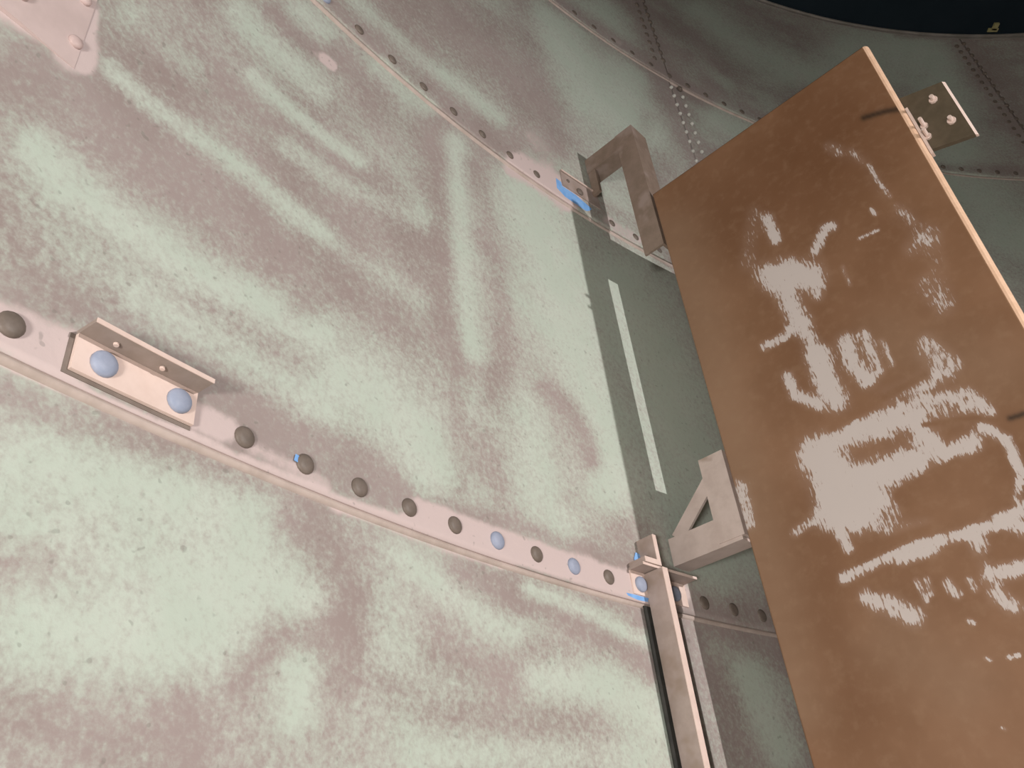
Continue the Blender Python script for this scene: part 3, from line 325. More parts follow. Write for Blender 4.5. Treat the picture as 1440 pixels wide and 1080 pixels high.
('M', 0.70, (37.12,39.77,32,-15.3,18.7, 37.26,39.79,32.1,-15.2,18.7, 37.41,39.80,32.1,-15.2,18.7, 37.55,39.81,32.1,-15.2,18.7, 37.69,39.82,32.1,-15.2,18.7, 37.84,39.83,32.1,-15.2,18.8, 37.98,39.83,32.2,-15.1,18.8, 38.12,39.84,32.2,-15.1,18.8, 38.26,39.85,32.2,-15.1,18.8, 38.41,39.85,32.2,-15.1,18.9, 38.55,39.86,32.3,-15.1,18.9, 38.69,39.86,32.3,-15.1,18.9, 38.83,39.86,32.3,-15.1,19, 38.97,39.86,32.4,-15.1,19, 39.11,39.87,32.4,-15.1,19, 39.25,39.87,32.5,-15.1,19.1, 39.39,39.87,32.5,-15,19.1, 39.53,39.86,32.6,-15,19.1, 39.66,39.86,32.6,-15,19.2, 39.80,39.86,32.7,-15,19.2, 39.94,39.87,32.7,-15,19.2, 40.09,39.88,32.7,-15,19.2, 40.23,39.89,32.8,-15,19.3, 40.37,39.90,32.8,-15,19.3, 40.51,39.90,32.9,-15,19.3, 40.65,39.91,32.9,-15,19.4, 40.79,39.92,33,-15,19.4, 40.93,39.92,33.1,-15,19.4, 41.07,39.92,33.1,-15,19.4, 41.21,39.93,33.2,-15,19.5, 41.35,39.93,33.2,-15,19.5, 41.48,39.93,33.3,-15,19.5, 41.62,39.93,33.4,-15,19.6, 41.76,39.94,33.4,-15,19.6, 41.89,39.94,33.5,-15,19.7, 42.03,39.94,33.6,-15,19.7, 42.17,39.93,33.7,-15,19.7, 42.30,39.93,33.7,-15,19.8, 42.44,39.93,33.8,-15,19.8, 42.57,39.93,33.9,-15,19.9, 42.70,39.92,34,-15,19.9, 42.84,39.92,34,-15,19.9, 42.97,39.91,34.1,-15,20, 43.10,39.91,34.2,-15.1,20, 43.23,39.90,34.3,-15.1,20.1, 43.37,39.89,34.4,-15.1,20.1, 43.50,39.89,34.5,-15.1,20.2, 43.63,39.88,34.6,-15.1,20.2, 43.76,39.87,34.7,-15.1,20.2, 43.89,39.86,34.8,-15.1,20.3, 44.02,39.85,34.8,-15.1,20.3, 44.15,39.84,34.9,-15.2,20.4, 44.28,39.83,35,-15.2,20.4, 44.40,39.82,35.1,-15.2,20.5, 44.53,39.81,35.2,-15.2,20.5, 44.66,39.80,35.4,-15.2,20.6, 44.79,39.78,35.5,-15.3,20.7, 44.91,39.77,35.6,-15.3,20.7)),
('M', 0.60, (33.88,28.28,18,-10.2,14.9, 34.07,28.30,18,-10.1,14.9, 34.26,28.32,18,-10.1,14.9, 34.46,28.34,18,-10.1,14.9, 34.65,28.36,18,-10.1,14.9, 34.84,28.37,18,-10.1,14.9, 35.03,28.39,18,-10,14.9, 35.22,28.40,18,-10,14.9, 35.41,28.42,18,-10,15, 35.60,28.43,18,-9.98,15, 35.78,28.44,18.1,-9.97,15, 35.97,28.45,18.1,-9.95,15, 36.16,28.46,18.1,-9.94,15, 36.34,28.47,18.1,-9.93,15, 36.54,28.49,18.1,-9.91,15, 36.73,28.50,18.2,-9.9,15, 36.92,28.52,18.2,-9.89,15.1, 37.11,28.53,18.2,-9.88,15.1, 37.30,28.54,18.2,-9.87,15.1, 37.49,28.55,18.3,-9.86,15.1, 37.68,28.56,18.3,-9.86,15.1, 37.86,28.57,18.3,-9.85,15.1, 38.05,28.57,18.4,-9.85,15.2, 38.24,28.58,18.4,-9.84,15.2, 38.42,28.59,18.4,-9.84,15.2, 38.61,28.59,18.5,-9.84,15.2, 38.79,28.59,18.5,-9.84,15.3, 38.98,28.59,18.6,-9.84,15.3, 39.16,28.60,18.6,-9.84,15.3, 39.34,28.60,18.6,-9.84,15.3, 39.52,28.60,18.7,-9.84,15.4)),
('M', 0.80, (0.14,5.00,93,-8.61,60.2, 0.22,4.99,90.6,-8.86,59.4, 0.30,4.99,88.2,-9.1,58.8, 0.38,4.98,85.8,-9.31,58.1, 0.47,4.98,83.5,-9.51,57.4, 0.55,4.98,81.3,-9.7,56.7, 0.64,4.97,79.1,-9.87,56.1, 0.72,4.97,76.9,-10,55.4, 0.81,4.96,74.8,-10.2,54.8, 0.90,4.96,72.8,-10.3,54.2, 0.99,4.96,70.8,-10.4,53.5, 1.08,4.97,68.8,-10.6,52.7, 1.17,4.97,66.9,-10.7,52, 1.26,4.97,65,-10.8,51.3, 1.35,4.98,63.2,-10.9,50.7, 1.45,4.98,61.4,-10.9,50, 1.54,4.99,59.7,-11,49.3, 1.64,4.99,58,-11.1,48.7, 1.74,4.99,56.4,-11.1,48, 1.84,5.00,54.7,-11.1,47.3, 1.94,5.01,53.2,-11.2,46.6, 2.04,5.02,51.6,-11.2,46, 2.15,5.03,50.1,-11.2,45.3, 2.25,5.04,48.7,-11.2,44.6, 2.36,5.05,47.2,-11.2,44, 2.47,5.06,45.9,-11.2,43.4, 2.58,5.07,44.5,-11.2,42.7, 2.69,5.07,43.2,-11.2,42.1, 2.80,5.09,41.9,-11.1,41.5, 2.92,5.10,40.7,-11.1,40.9, 3.04,5.11,39.5,-11,40.3, 3.15,5.12,38.3,-11,39.7, 3.27,5.13,37.2,-10.9,39.1, 3.40,5.14,36.1,-10.9,38.5, 3.52,5.15,35,-10.8,37.9, 3.65,5.16,33.9,-10.7,37.4, 3.78,5.17,32.9,-10.7,36.8, 3.91,5.18,31.9,-10.6,36.3, 4.04,5.19,31,-10.5,35.8, 4.17,5.20,30.1,-10.4,35.2, 4.31,5.21,29.2,-10.3,34.7, 4.44,5.22,28.3,-10.2,34.2)),
('G', 0.85, (0.45,4.33,7.7,-0.588,5.84, 0.73,4.37,6.97,-0.679,5.52, 1.02,4.40,6.3,-0.751,5.22, 1.33,4.44,5.69,-0.806,4.94, 1.63,4.48,5.17,-0.845,4.68, 1.96,4.53,4.68,-0.872,4.44, 2.29,4.57,4.24,-0.888,4.2, 2.65,4.62,3.83,-0.895,3.98, 3.00,4.62,3.49,-0.889,3.82, 3.37,4.62,3.18,-0.877,3.66)),
('G', 0.95, (0.95,2.85,5.68,0.0516,5.91, 1.28,2.90,5.02,-0.0892,5.47, 1.63,2.96,4.42,-0.203,5.06, 2.01,3.01,3.89,-0.293,4.67, 2.36,3.16,3.43,-0.382,4.25, 2.73,3.32,3.03,-0.448,3.87, 2.93,3.57,2.79,-0.505,3.54, 3.14,3.83,2.57,-0.549,3.23)),
('G', 0.70, (0.46,3.74,10,-0.364,8.38, 0.67,3.73,9.34,-0.466,8.09, 0.88,3.73,8.69,-0.554,7.8, 1.10,3.73,8.08,-0.63,7.53, 1.32,3.72,7.5,-0.694,7.26, 1.57,3.74,6.91,-0.761,6.95, 1.83,3.76,6.36,-0.815,6.64, 2.10,3.78,5.85,-0.858,6.35, 2.39,3.80,5.37,-0.89,6.08)),
('M', 0.35, (0.56,3.35,64,-0.738,57.8, 0.65,3.38,61.7,-1.27,56.2, 0.74,3.42,59.4,-1.77,54.7, 0.84,3.46,57.1,-2.24,53.2, 0.93,3.49,55,-2.68,51.7)),
('M', 0.65, (0.90,2.05,21.6,2.24,25.1, 1.06,2.06,20.3,1.86,24.1, 1.22,2.07,19,1.51,23.2, 1.40,2.09,17.8,1.19,22.3, 1.56,2.04,16.9,1.05,21.9, 1.74,1.99,16,0.931,21.5, 1.91,1.93,15.2,0.82,21.1)),
('M', 0.75, (2.65,2.35,12.6,-0.555,18.4, 2.69,2.19,12.8,-0.348,19.1, 2.73,2.04,12.9,-0.129,19.8, 2.76,1.89,13,0.101,20.5)),
('M', 0.70, (3.32,2.70,20.1,-2.47,30.5, 3.39,2.81,19.5,-2.7,29.4, 3.47,2.92,18.9,-2.92,28.2, 3.55,3.04,18.3,-3.11,27.2, 3.63,3.16,17.7,-3.29,26.1, 3.71,3.28,17.1,-3.46,25.1, 3.88,3.34,16.3,-3.53,24.3, 4.05,3.39,15.6,-3.59,23.4, 4.23,3.45,14.8,-3.64,22.6, 4.40,3.50,14.2,-3.67,21.9, 4.57,3.56,13.6,-3.7,21.3, 4.75,3.61,13,-3.72,20.6, 4.80,3.80,12.7,-3.83,19.7, 4.86,3.98,12.4,-3.93,18.8, 4.92,4.17,12.1,-4.02,18)),
('M', 0.65, (3.80,4.81,12.7,-3.92,15, 4.00,4.80,12.1,-3.87,14.7, 4.20,4.79,11.6,-3.82,14.5, 4.40,4.79,11.1,-3.77,14.2, 4.53,4.67,10.9,-3.7,14.4, 4.66,4.56,10.6,-3.63,14.5, 4.78,4.44,10.4,-3.56,14.7, 4.87,4.29,10.3,-3.48,15, 4.96,4.15,10.2,-3.41,15.3, 5.04,4.01,10.1,-3.33,15.7, 5.00,3.82,10.3,-3.24,16.3, 4.97,3.64,10.5,-3.15,17, 4.93,3.47,10.8,-3.05,17.8, 4.89,3.29,11,-2.93,18.5, 4.86,3.13,11.2,-2.81,19.3, 4.82,2.96,11.4,-2.67,20.1)),
('G', 0.90, (3.86,3.99,13.2,-3.52,17.8, 4.03,3.93,12.8,-3.46,17.8, 4.19,3.86,12.4,-3.39,17.7)),
('G', 0.95, (4.13,2.98,13.5,-2.67,21.7, 4.12,2.83,13.7,-2.5,22.6, 4.11,2.68,13.9,-2.31,23.4, 4.10,2.53,14.2,-2.12,24.3)),
('M', 0.80, (7.05,5.01,11.1,-5.24,18.3, 7.25,4.97,10.8,-5.15,18.2, 7.45,4.94,10.4,-5.06,18, 7.65,4.90,10.1,-4.97,17.8, 7.85,4.86,9.81,-4.88,17.7, 8.06,4.84,9.5,-4.79,17.5, 8.27,4.83,9.21,-4.71,17.3, 8.48,4.81,8.93,-4.62,17, 8.70,4.79,8.65,-4.54,16.8)),
('M', 0.85, (8.35,4.80,16.2,-8.3,30.7, 8.52,4.79,15.8,-8.18,30.3, 8.70,4.78,15.4,-8.07,30, 8.87,4.77,15,-7.95,29.7, 9.05,4.76,14.6,-7.84,29.4, 9.23,4.75,14.3,-7.72,29, 9.41,4.74,13.9,-7.61,28.7, 9.60,4.73,13.6,-7.5,28.4, 9.78,4.72,13.3,-7.39,28.1, 9.96,4.67,13,-7.28,28, 10.14,4.62,12.7,-7.16,27.9, 10.33,4.57,12.5,-7.05,27.8, 10.51,4.52,12.2,-6.93,27.7, 10.69,4.46,12,-6.82,27.6, 10.88,4.41,11.7,-6.71,27.5, 11.05,4.35,11.5,-6.61,27.5, 11.22,4.30,11.3,-6.52,27.4, 11.39,4.24,11.1,-6.42,27.3, 11.56,4.18,10.9,-6.32,27.3, 11.73,4.12,10.7,-6.23,27.2, 11.90,4.06,10.6,-6.14,27.2)),
('M', 0.65, (6.51,3.62,10.8,-4,20.5, 6.73,3.61,10.4,-3.94,20.1, 6.97,3.59,9.93,-3.87,19.7, 7.21,3.58,9.53,-3.8,19.4, 7.45,3.57,9.15,-3.73,19, 7.69,3.55,8.78,-3.66,18.6, 7.89,3.53,8.51,-3.6,18.4, 8.09,3.51,8.25,-3.54,18.2, 8.29,3.49,8,-3.48,17.9, 8.49,3.47,7.77,-3.42,17.7)),
('M', 0.50, (8.58,4.06,25.1,-12.1,53.3, 8.72,4.03,24.6,-12,53, 8.86,4.00,24.2,-11.8,52.8, 9.00,3.96,23.7,-11.7,52.5)),
('G', 0.80, (8.74,5.05,34.1,-18.3,64.4, 8.87,5.04,33.5,-18.1,63.9, 9.00,5.03,32.9,-17.9,63.5, 9.13,5.03,32.3,-17.7,63, 9.26,5.02,31.8,-17.5,62.5, 9.40,5.01,31.2,-17.3,62.1, 9.53,5.00,30.7,-17.2,61.6, 9.67,4.99,30.1,-17,61.2, 9.80,4.98,29.6,-16.8,60.7, 9.94,4.97,29.1,-16.6,60.3, 10.08,4.96,28.6,-16.4,59.8, 10.22,4.95,28.1,-16.3,59.4, 10.34,4.93,27.7,-16.1,59.2, 10.47,4.90,27.3,-15.9,58.9, 10.59,4.88,26.9,-15.8,58.7, 10.72,4.85,26.5,-15.6,58.5, 10.85,4.83,26.1,-15.4,58.3, 10.98,4.80,25.8,-15.3,58, 11.11,4.77,25.4,-15.1,57.8, 11.24,4.74,25.1,-15,57.6, 11.36,4.72,24.7,-14.8,57.4, 11.49,4.70,24.4,-14.7,57.1, 11.62,4.69,24.1,-14.5,56.7, 11.75,4.68,23.7,-14.4,56.4, 11.89,4.66,23.4,-14.3,56.1, 12.02,4.65,23.1,-14.1,55.8)),
('G', 0.70, (5.85,4.95,13.8,-5.77,20.4, 5.99,4.90,13.5,-5.69,20.4, 6.14,4.84,13.2,-5.6,20.3, 6.28,4.78,12.8,-5.52,20.3, 6.42,4.72,12.5,-5.44,20.3, 6.57,4.67,12.3,-5.35,20.2, 6.74,4.61,11.9,-5.26,20.2, 6.91,4.56,11.6,-5.17,20.1, 7.08,4.50,11.3,-5.08,20, 7.25,4.44,11,-4.99,19.9, 7.43,4.39,10.7,-4.9,19.9, 7.60,4.33,10.4,-4.81,19.8, 7.78,4.27,10.2,-4.73,19.7, 7.94,4.25,9.9,-4.66,19.5, 8.10,4.23,9.66,-4.6,19.3, 8.27,4.22,9.42,-4.53,19.2)),
('G', 0.90, (8.84,3.57,3.94,-1.82,9.1, 9.24,3.59,3.72,-1.77,8.79, 9.64,3.61,3.51,-1.73,8.49, 10.06,3.63,3.32,-1.68,8.21, 10.49,3.65,3.14,-1.63,7.94, 10.83,3.55,3.03,-1.58,7.88, 11.17,3.45,2.92,-1.53,7.82, 11.51,3.35,2.82,-1.49,7.77, 11.86,3.24,2.72,-1.44,7.71)),
('G', 0.60, (6.16,2.25,7.79,-1.75,17.3, 6.45,2.28,7.34,-1.77,16.7, 6.74,2.30,6.92,-1.78,16.1, 7.04,2.32,6.52,-1.79,15.5, 7.35,2.35,6.15,-1.79,14.9, 7.68,2.37,5.8,-1.78,14.4, 8.01,2.40,5.47,-1.77,13.9, 8.32,2.41,5.19,-1.76,13.4, 8.64,2.43,4.92,-1.74,13, 8.98,2.45,4.68,-1.72,12.6, 9.32,2.46,4.44,-1.7,12.2, 9.66,2.48,4.22,-1.68,11.8, 10.02,2.50,4.02,-1.65,11.4, 10.39,2.51,3.82,-1.63,11, 10.77,2.53,3.64,-1.6,10.7, 11.15,2.55,3.47,-1.57,10.4)),
('M', 0.40, (5.55,3.07,13.5,-3.79,25.2, 5.70,3.02,13.1,-3.72,25.1, 5.85,2.96,12.8,-3.65,24.9, 6.01,2.91,12.4,-3.58,24.8, 6.16,2.86,12.1,-3.5,24.7, 6.32,2.80,11.7,-3.43,24.5, 6.54,2.81,11.2,-3.41,23.9, 6.77,2.82,10.8,-3.39,23.3, 7.00,2.83,10.3,-3.36,22.8, 7.24,2.84,9.86,-3.32,22.2, 7.49,2.84,9.44,-3.29,21.7, 7.74,2.85,9.04,-3.25,21.1, 7.99,2.86,8.66,-3.21,20.6, 8.25,2.87,8.3,-3.17,20.1, 8.51,2.87,7.96,-3.12,19.6, 8.78,2.88,7.63,-3.08,19.2, 9.06,2.89,7.32,-3.03,18.7)),
('M', 0.60, (9.93,5.43,28.8,-16.9,56.3, 10.07,5.42,28.3,-16.7,55.8, 10.20,5.42,27.8,-16.5,55.4, 10.34,5.41,27.3,-16.3,55, 10.48,5.41,26.9,-16.2,54.6, 10.62,5.40,26.5,-16,54.2, 10.76,5.40,26,-15.8,53.8, 10.90,5.39,25.6,-15.7,53.4, 11.04,5.38,25.2,-15.5,53.1, 11.19,5.38,24.8,-15.3,52.7, 11.33,5.37,24.4,-15.2,52.3, 11.45,5.34,24.1,-15,52.2, 11.56,5.32,23.8,-14.9,52, 11.68,5.29,23.6,-14.8,51.9, 11.80,5.26,23.3,-14.6,51.8, 11.91,5.24,23,-14.5,51.6, 12.03,5.21,22.7,-14.4,51.5)),
('G', 0.95, (13.68,14.57,0.459,-0.299,0.445, 14.02,13.73,0.453,-0.303,0.481, 14.35,12.91,0.447,-0.306,0.521, 14.67,12.11,0.442,-0.309,0.562, 14.73,11.38,0.446,-0.315,0.607, 14.78,10.67,0.449,-0.32,0.654, 14.83,9.99,0.452,-0.325,0.704, 14.94,9.32,0.453,-0.327,0.756, 15.05,8.67,0.455,-0.329,0.811, 15.15,8.04,0.456,-0.331,0.87, 15.25,7.42,0.457,-0.331,0.931)),
('M', 0.80, (13.05,5.62,3.54,-2.35,8.01, 13.35,5.57,3.45,-2.31,7.95, 13.65,5.52,3.37,-2.26,7.89, 13.95,5.46,3.28,-2.22,7.84, 14.25,5.40,3.21,-2.17,7.79, 14.62,5.35,3.12,-2.13,7.71, 14.99,5.29,3.03,-2.08,7.63, 15.36,5.24,2.96,-2.03,7.56, 15.73,5.18,2.88,-1.99,7.5, 16.10,5.12,2.81,-1.95,7.43)),
('M', 0.70, (13.93,4.21,2.88,-1.82,7.89, 13.99,4.01,2.88,-1.79,8.09, 14.06,3.81,2.88,-1.77,8.28, 14.12,3.61,2.88,-1.74,8.49, 14.19,3.41,2.88,-1.71,8.69, 14.33,3.20,2.87,-1.67,8.88, 14.47,2.99,2.85,-1.63,9.07, 14.61,2.78,2.84,-1.59,9.27)),
('G', 0.90, (15.03,4.32,2.63,-1.72,7.36, 15.10,4.06,2.64,-1.69,7.59, 15.17,3.81,2.64,-1.67,7.82, 15.24,3.55,2.64,-1.64,8.06, 15.31,3.30,2.65,-1.61,8.31, 15.37,3.05,2.65,-1.57,8.56, 15.44,2.81,2.66,-1.54,8.81)),
('P', 0.95, (-0.17,5.65,18.9,-1.9,10.4, -0.03,5.66,18,-1.99,10.1, 0.11,5.68,17.1,-2.07,9.89, 0.26,5.70,16.3,-2.14,9.63, 0.45,5.71,15.3,-2.21,9.36, 0.65,5.72,14.4,-2.27,9.09)),
('P', 0.90, (2.34,5.73,28.8,-7.58,24.1, 2.46,5.72,27.9,-7.54,23.8, 2.59,5.72,27,-7.5,23.6, 2.71,5.72,26.2,-7.46,23.3)),
('P', 0.55, (3.16,5.63,48.2,-14.8,46.4, 3.28,5.62,46.9,-14.7,45.9, 3.39,5.62,45.7,-14.6,45.4, 3.51,5.62,44.5,-14.5,44.9, 3.62,5.62,43.3,-14.4,44.4, 3.74,5.61,42.1,-14.3,44, 3.86,5.61,41,-14.1,43.6, 3.99,5.60,39.9,-14,43.2, 4.11,5.59,38.9,-13.9,42.7, 4.24,5.58,37.8,-13.7,42.3, 4.36,5.57,36.8,-13.6,41.9)),
('P', 0.90, (6.17,5.76,17.4,-8.01,23.7, 6.36,5.76,16.8,-7.89,23.4, 6.54,5.76,16.3,-7.76,23.1, 6.73,5.76,15.8,-7.64,22.8, 6.92,5.75,15.3,-7.52,22.5, 7.12,5.75,14.8,-7.39,22.2, 7.31,5.75,14.3,-7.27,21.9, 7.51,5.75,13.9,-7.15,21.6, 7.72,5.75,13.4,-7.03,21.3, 7.92,5.75,13,-6.91,21, 8.13,5.75,12.6,-6.79,20.7, 8.34,5.75,12.2,-6.67,20.4, 8.55,5.75,11.9,-6.56,20.2, 8.76,5.76,11.5,-6.45,19.9, 8.98,5.76,11.2,-6.34,19.6, 9.19,5.76,10.9,-6.23,19.3, 9.42,5.76,10.5,-6.12,19.1, 9.65,5.76,10.2,-6.01,18.8, 9.88,5.76,9.93,-5.9,18.6, 10.12,5.75,9.64,-5.79,18.3, 10.35,5.75,9.37,-5.69,18.1, 10.60,5.75,9.1,-5.58,17.9, 10.82,5.75,8.87,-5.49,17.6, 11.05,5.74,8.64,-5.4,17.4, 11.28,5.74,8.42,-5.31,17.2, 11.51,5.74,8.21,-5.22,17, 11.75,5.73,8.01,-5.13,16.8, 12.03,5.75,7.77,-5.03,16.5, 12.32,5.76,7.55,-4.93,16.3, 12.62,5.77,7.33,-4.84,16, 12.92,5.78,7.13,-4.74,15.7, 13.22,5.79,6.93,-4.65,15.5)),
('P', 0.75, (0.06,5.31,481,-49.1,291, 0.09,5.31,475,-49.7,290, 0.13,5.32,469,-50.2,288, 0.16,5.32,464,-50.8,286, 0.20,5.32,458,-51.3,284, 0.24,5.32,452,-51.9,283, 0.27,5.33,447,-52.4,281, 0.31,5.33,441,-52.9,279, 0.35,5.33,436,-53.3,278, 0.38,5.33,430,-53.8,276, 0.42,5.34,425,-54.2,274, 0.46,5.34,420,-54.7,272, 0.50,5.34,415,-55.1,271, 0.53,5.34,409,-55.5,269, 0.57,5.35,404,-55.8,268, 0.61,5.35,399,-56.2,266, 0.65,5.35,394,-56.5,264, 0.69,5.36,389,-56.9,263, 0.73,5.36,384,-57.2,261, 0.77,5.36,380,-57.5,260, 0.81,5.36,375,-57.8,258, 0.85,5.36,370,-58.1,257, 0.89,5.37,365,-58.3,255, 0.93,5.37,361,-58.6,254, 0.97,5.37,356,-58.8,252, 1.01,5.37,352,-59,251, 1.06,5.37,347,-59.2,249, 1.10,5.37,343,-59.4,248, 1.14,5.37,338,-59.6,246, 1.18,5.37,334,-59.8,245, 1.23,5.38,330,-59.9,244, 1.27,5.38,326,-60,242, 1.31,5.38,322,-60.2,241, 1.36,5.38,317,-60.3,239, 1.40,5.38,313,-60.4,238, 1.44,5.38,309,-60.5,237, 1.49,5.38,305,-60.6,235, 1.53,5.38,301,-60.7,234, 1.58,5.38,297,-60.7,233, 1.62,5.39,294,-60.8,231, 1.67,5.39,290,-60.8,230, 1.72,5.39,286,-60.9,229, 1.76,5.39,282,-60.9,227, 1.81,5.39,279,-60.9,226, 1.85,5.39,275,-60.9,225, 1.90,5.39,272,-60.9,224, 1.95,5.39,268,-60.9,222, 2.00,5.39,264,-60.9,221, 2.05,5.39,261,-60.9,220, 2.09,5.39,258,-60.8,218, 2.14,5.39,254,-60.8,217, 2.19,5.40,251,-60.8,216, 2.24,5.40,248,-60.7,215, 2.29,5.40,244,-60.6,214, 2.34,5.40,241,-60.6,212, 2.39,5.40,238,-60.5,211, 2.44,5.40,235,-60.4,210, 2.49,5.40,232,-60.3,209, 2.54,5.40,229,-60.2,208, 2.60,5.40,226,-60.1,207, 2.65,5.40,223,-60,205, 2.70,5.40,220,-59.8,204, 2.75,5.40,217,-59.7,203, 2.81,5.40,214,-59.6,202, 2.86,5.40,211,-59.4,201, 2.91,5.40,208,-59.3,200, 2.97,5.40,205,-59.1,199, 3.02,5.40,203,-59,197, 3.08,5.40,200,-58.8,196, 3.13,5.40,197,-58.6,195, 3.19,5.40,195,-58.4,194, 3.24,5.40,192,-58.3,193, 3.30,5.40,190,-58.1,192, 3.35,5.40,187,-57.9,191, 3.41,5.40,185,-57.7,190, 3.47,5.40,182,-57.5,189, 3.53,5.40,180,-57.3,188, 3.58,5.40,177,-57.1,187, 3.64,5.40,175,-56.9,186, 3.70,5.40,172,-56.6,185, 3.76,5.40,170,-56.4,184, 3.82,5.40,168,-56.2,183, 3.88,5.40,165,-56,182, 3.95,5.40,163,-55.7,180, 4.01,5.40,161,-55.5,179, 4.07,5.40,158,-55.2,178, 4.14,5.40,156,-55,177, 4.20,5.41,154,-54.7,176, 4.27,5.41,152,-54.5,175, 4.33,5.41,150,-54.2,174, 4.40,5.41,148,-54,173, 4.46,5.41,146,-53.7,172, 4.53,5.41,143,-53.4,171, 4.60,5.41,141,-53.2,170, 4.67,5.41,139,-52.9,169, 4.73,5.41,137,-52.6,168, 4.80,5.41,136,-52.3,167, 4.87,5.42,134,-52.1,166, 4.94,5.42,132,-51.8,165, 5.01,5.42,130,-51.5,164, 5.08,5.42,128,-51.2,163, 5.15,5.42,126,-50.9,162, 5.22,5.42,124,-50.6,161, 5.30,5.42,123,-50.3,160, 5.37,5.42,121,-50,159, 5.44,5.42,119,-49.7,158, 5.52,5.43,117,-49.4,156, 5.59,5.43,116,-49.1,155, 5.67,5.43,114,-48.8,154, 5.74,5.44,112,-48.5,153, 5.82,5.44,111,-48.2,152, 5.90,5.44,109,-47.9,151, 5.97,5.45,108,-47.6,150, 6.05,5.45,106,-47.3,149, 6.13,5.45,105,-47,148, 6.21,5.45,103,-46.7,147, 6.29,5.46,102,-46.4,146, 6.37,5.46,100,-46.1,146, 6.45,5.46,98.8,-45.8,145, 6.53,5.46,97.4,-45.5,144, 6.61,5.47,96,-45.2,143, 6.69,5.47,94.7,-44.9,142, 6.77,5.47,93.3,-44.6,141, 6.86,5.47,92,-44.3,140, 6.94,5.47,90.7,-44,139, 7.03,5.47,89.5,-43.6,138, 7.11,5.47,88.2,-43.3,137, 7.20,5.47,87,-43,137, 7.28,5.47,85.8,-42.7,136, 7.37,5.47,84.6,-42.4,135, 7.45,5.47,83.4,-42.1,134, 7.54,5.47,82.3,-41.8,133, 7.63,5.47,81.1,-41.5,132, 7.72,5.47,80,-41.2,132, 7.81,5.47,78.9,-40.9,131, 7.90,5.47,77.8,-40.6,130, 7.99,5.47,76.8,-40.3,129, 8.08,5.47,75.7,-40,128, 8.17,5.47,74.7,-39.7,128, 8.26,5.47,73.7,-39.4,127, 8.35,5.47,72.7,-39.1,126, 8.45,5.47,71.7,-38.8,125, 8.54,5.47,70.7,-38.5,125, 8.64,5.47,69.8,-38.2,124, 8.73,5.47,68.8,-37.9,123, 8.83,5.47,67.9,-37.6,122, 8.92,5.47,67,-37.3,121, 9.02,5.47,66.1,-37,121, 9.12,5.47,65.2,-36.7,120, 9.21,5.47,64.4,-36.4,119, 9.31,5.47,63.5,-36.2,119, 9.41,5.47,62.7,-35.9,118, 9.51,5.47,61.9,-35.6,117, 9.61,5.46,61.1,-35.3,116, 9.71,5.46,60.3,-35,116, 9.81,5.46,59.5,-34.8,115, 9.92,5.46,58.7,-34.5,114, 10.02,5.46,58,-34.2,114, 10.12,5.46,57.3,-33.9,113, 10.23,5.46,56.5,-33.7,112, 10.33,5.46,55.8,-33.4,112, 10.43,5.45,55.2,-33.1,111, 10.53,5.45,54.5,-32.9,110, 10.63,5.45,53.9,-32.6,110, 10.73,5.44,53.2,-32.4,109, 10.83,5.44,52.6,-32.2,109, 10.93,5.44,52,-31.9,108, 11.04,5.44,51.4,-31.7,108, 11.14,5.43,50.8,-31.4,107, 11.24,5.43,50.2,-31.2,106, 11.35,5.42,49.7,-31,106, 11.45,5.42,49.1,-30.7,105, 11.55,5.42,48.6,-30.5,105, 11.66,5.41,48,-30.3,104, 11.77,5.41,47.5,-30,104, 11.87,5.40,47,-29.8,103, 11.98,5.40,46.5,-29.6,103)),
('P', 0.60, (4.63,5.31,48.1,-18,58.7, 4.74,5.33,47,-17.8,58, 4.85,5.34,45.9,-17.7,57.3, 4.96,5.35,44.8,-17.6,56.6, 5.07,5.37,43.8,-17.4,55.9, 5.18,5.38,42.8,-17.3,55.2, 5.30,5.39,41.8,-17.1,54.6, 5.41,5.39,40.9,-16.9,54.1, 5.53,5.38,40,-16.8,53.6, 5.65,5.38,39.1,-16.6,53.2, 5.77,5.37,38.2,-16.5,52.7, 5.89,5.37,37.4,-16.3,52.3, 6.01,5.36,36.5,-16.1,51.8, 6.13,5.35,35.7,-15.9,51.4, 6.26,5.34,35,-15.8,51, 6.38,5.34,34.2,-15.6,50.6, 6.51,5.33,33.5,-15.4,50.1, 6.63,5.32,32.7,-15.3,49.7, 6.76,5.31,32,-15.1,49.3, 6.90,5.32,31.3,-14.9,48.7, 7.05,5.33,30.5,-14.8,48.1, 7.19,5.34,29.8,-14.6,47.6, 7.33,5.34,29.1,-14.4,47, 7.48,5.35,28.4,-14.2,46.5, 7.63,5.36,27.7,-14.1,45.9, 7.78,5.37,27.1,-13.9,45.4, 7.93,5.37,26.4,-13.7,44.9, 8.09,5.38,25.8,-13.6,44.3)),
('P', 0.85, (10.17,16.87,6.76,-3.67,4.1, 10.49,16.92,6.53,-3.6,4.06, 10.81,16.97,6.32,-3.53,4.03, 11.13,17.02,6.12,-3.46,4, 11.40,17.00,5.96,-3.41,3.99, 11.68,16.98,5.82,-3.36,3.99, 11.95,16.95,5.67,-3.32,3.99, 12.23,16.92,5.54,-3.27,3.99)),
('P', 0.35, (10.99,18.74,9.9,-5.33,5.57, 11.15,18.65,9.77,-5.31,5.62, 11.30,18.55,9.65,-5.29,5.66, 11.46,18.46,9.53,-5.27,5.71, 11.61,18.36,9.41,-5.25,5.75, 11.77,18.27,9.3,-5.23,5.8)),
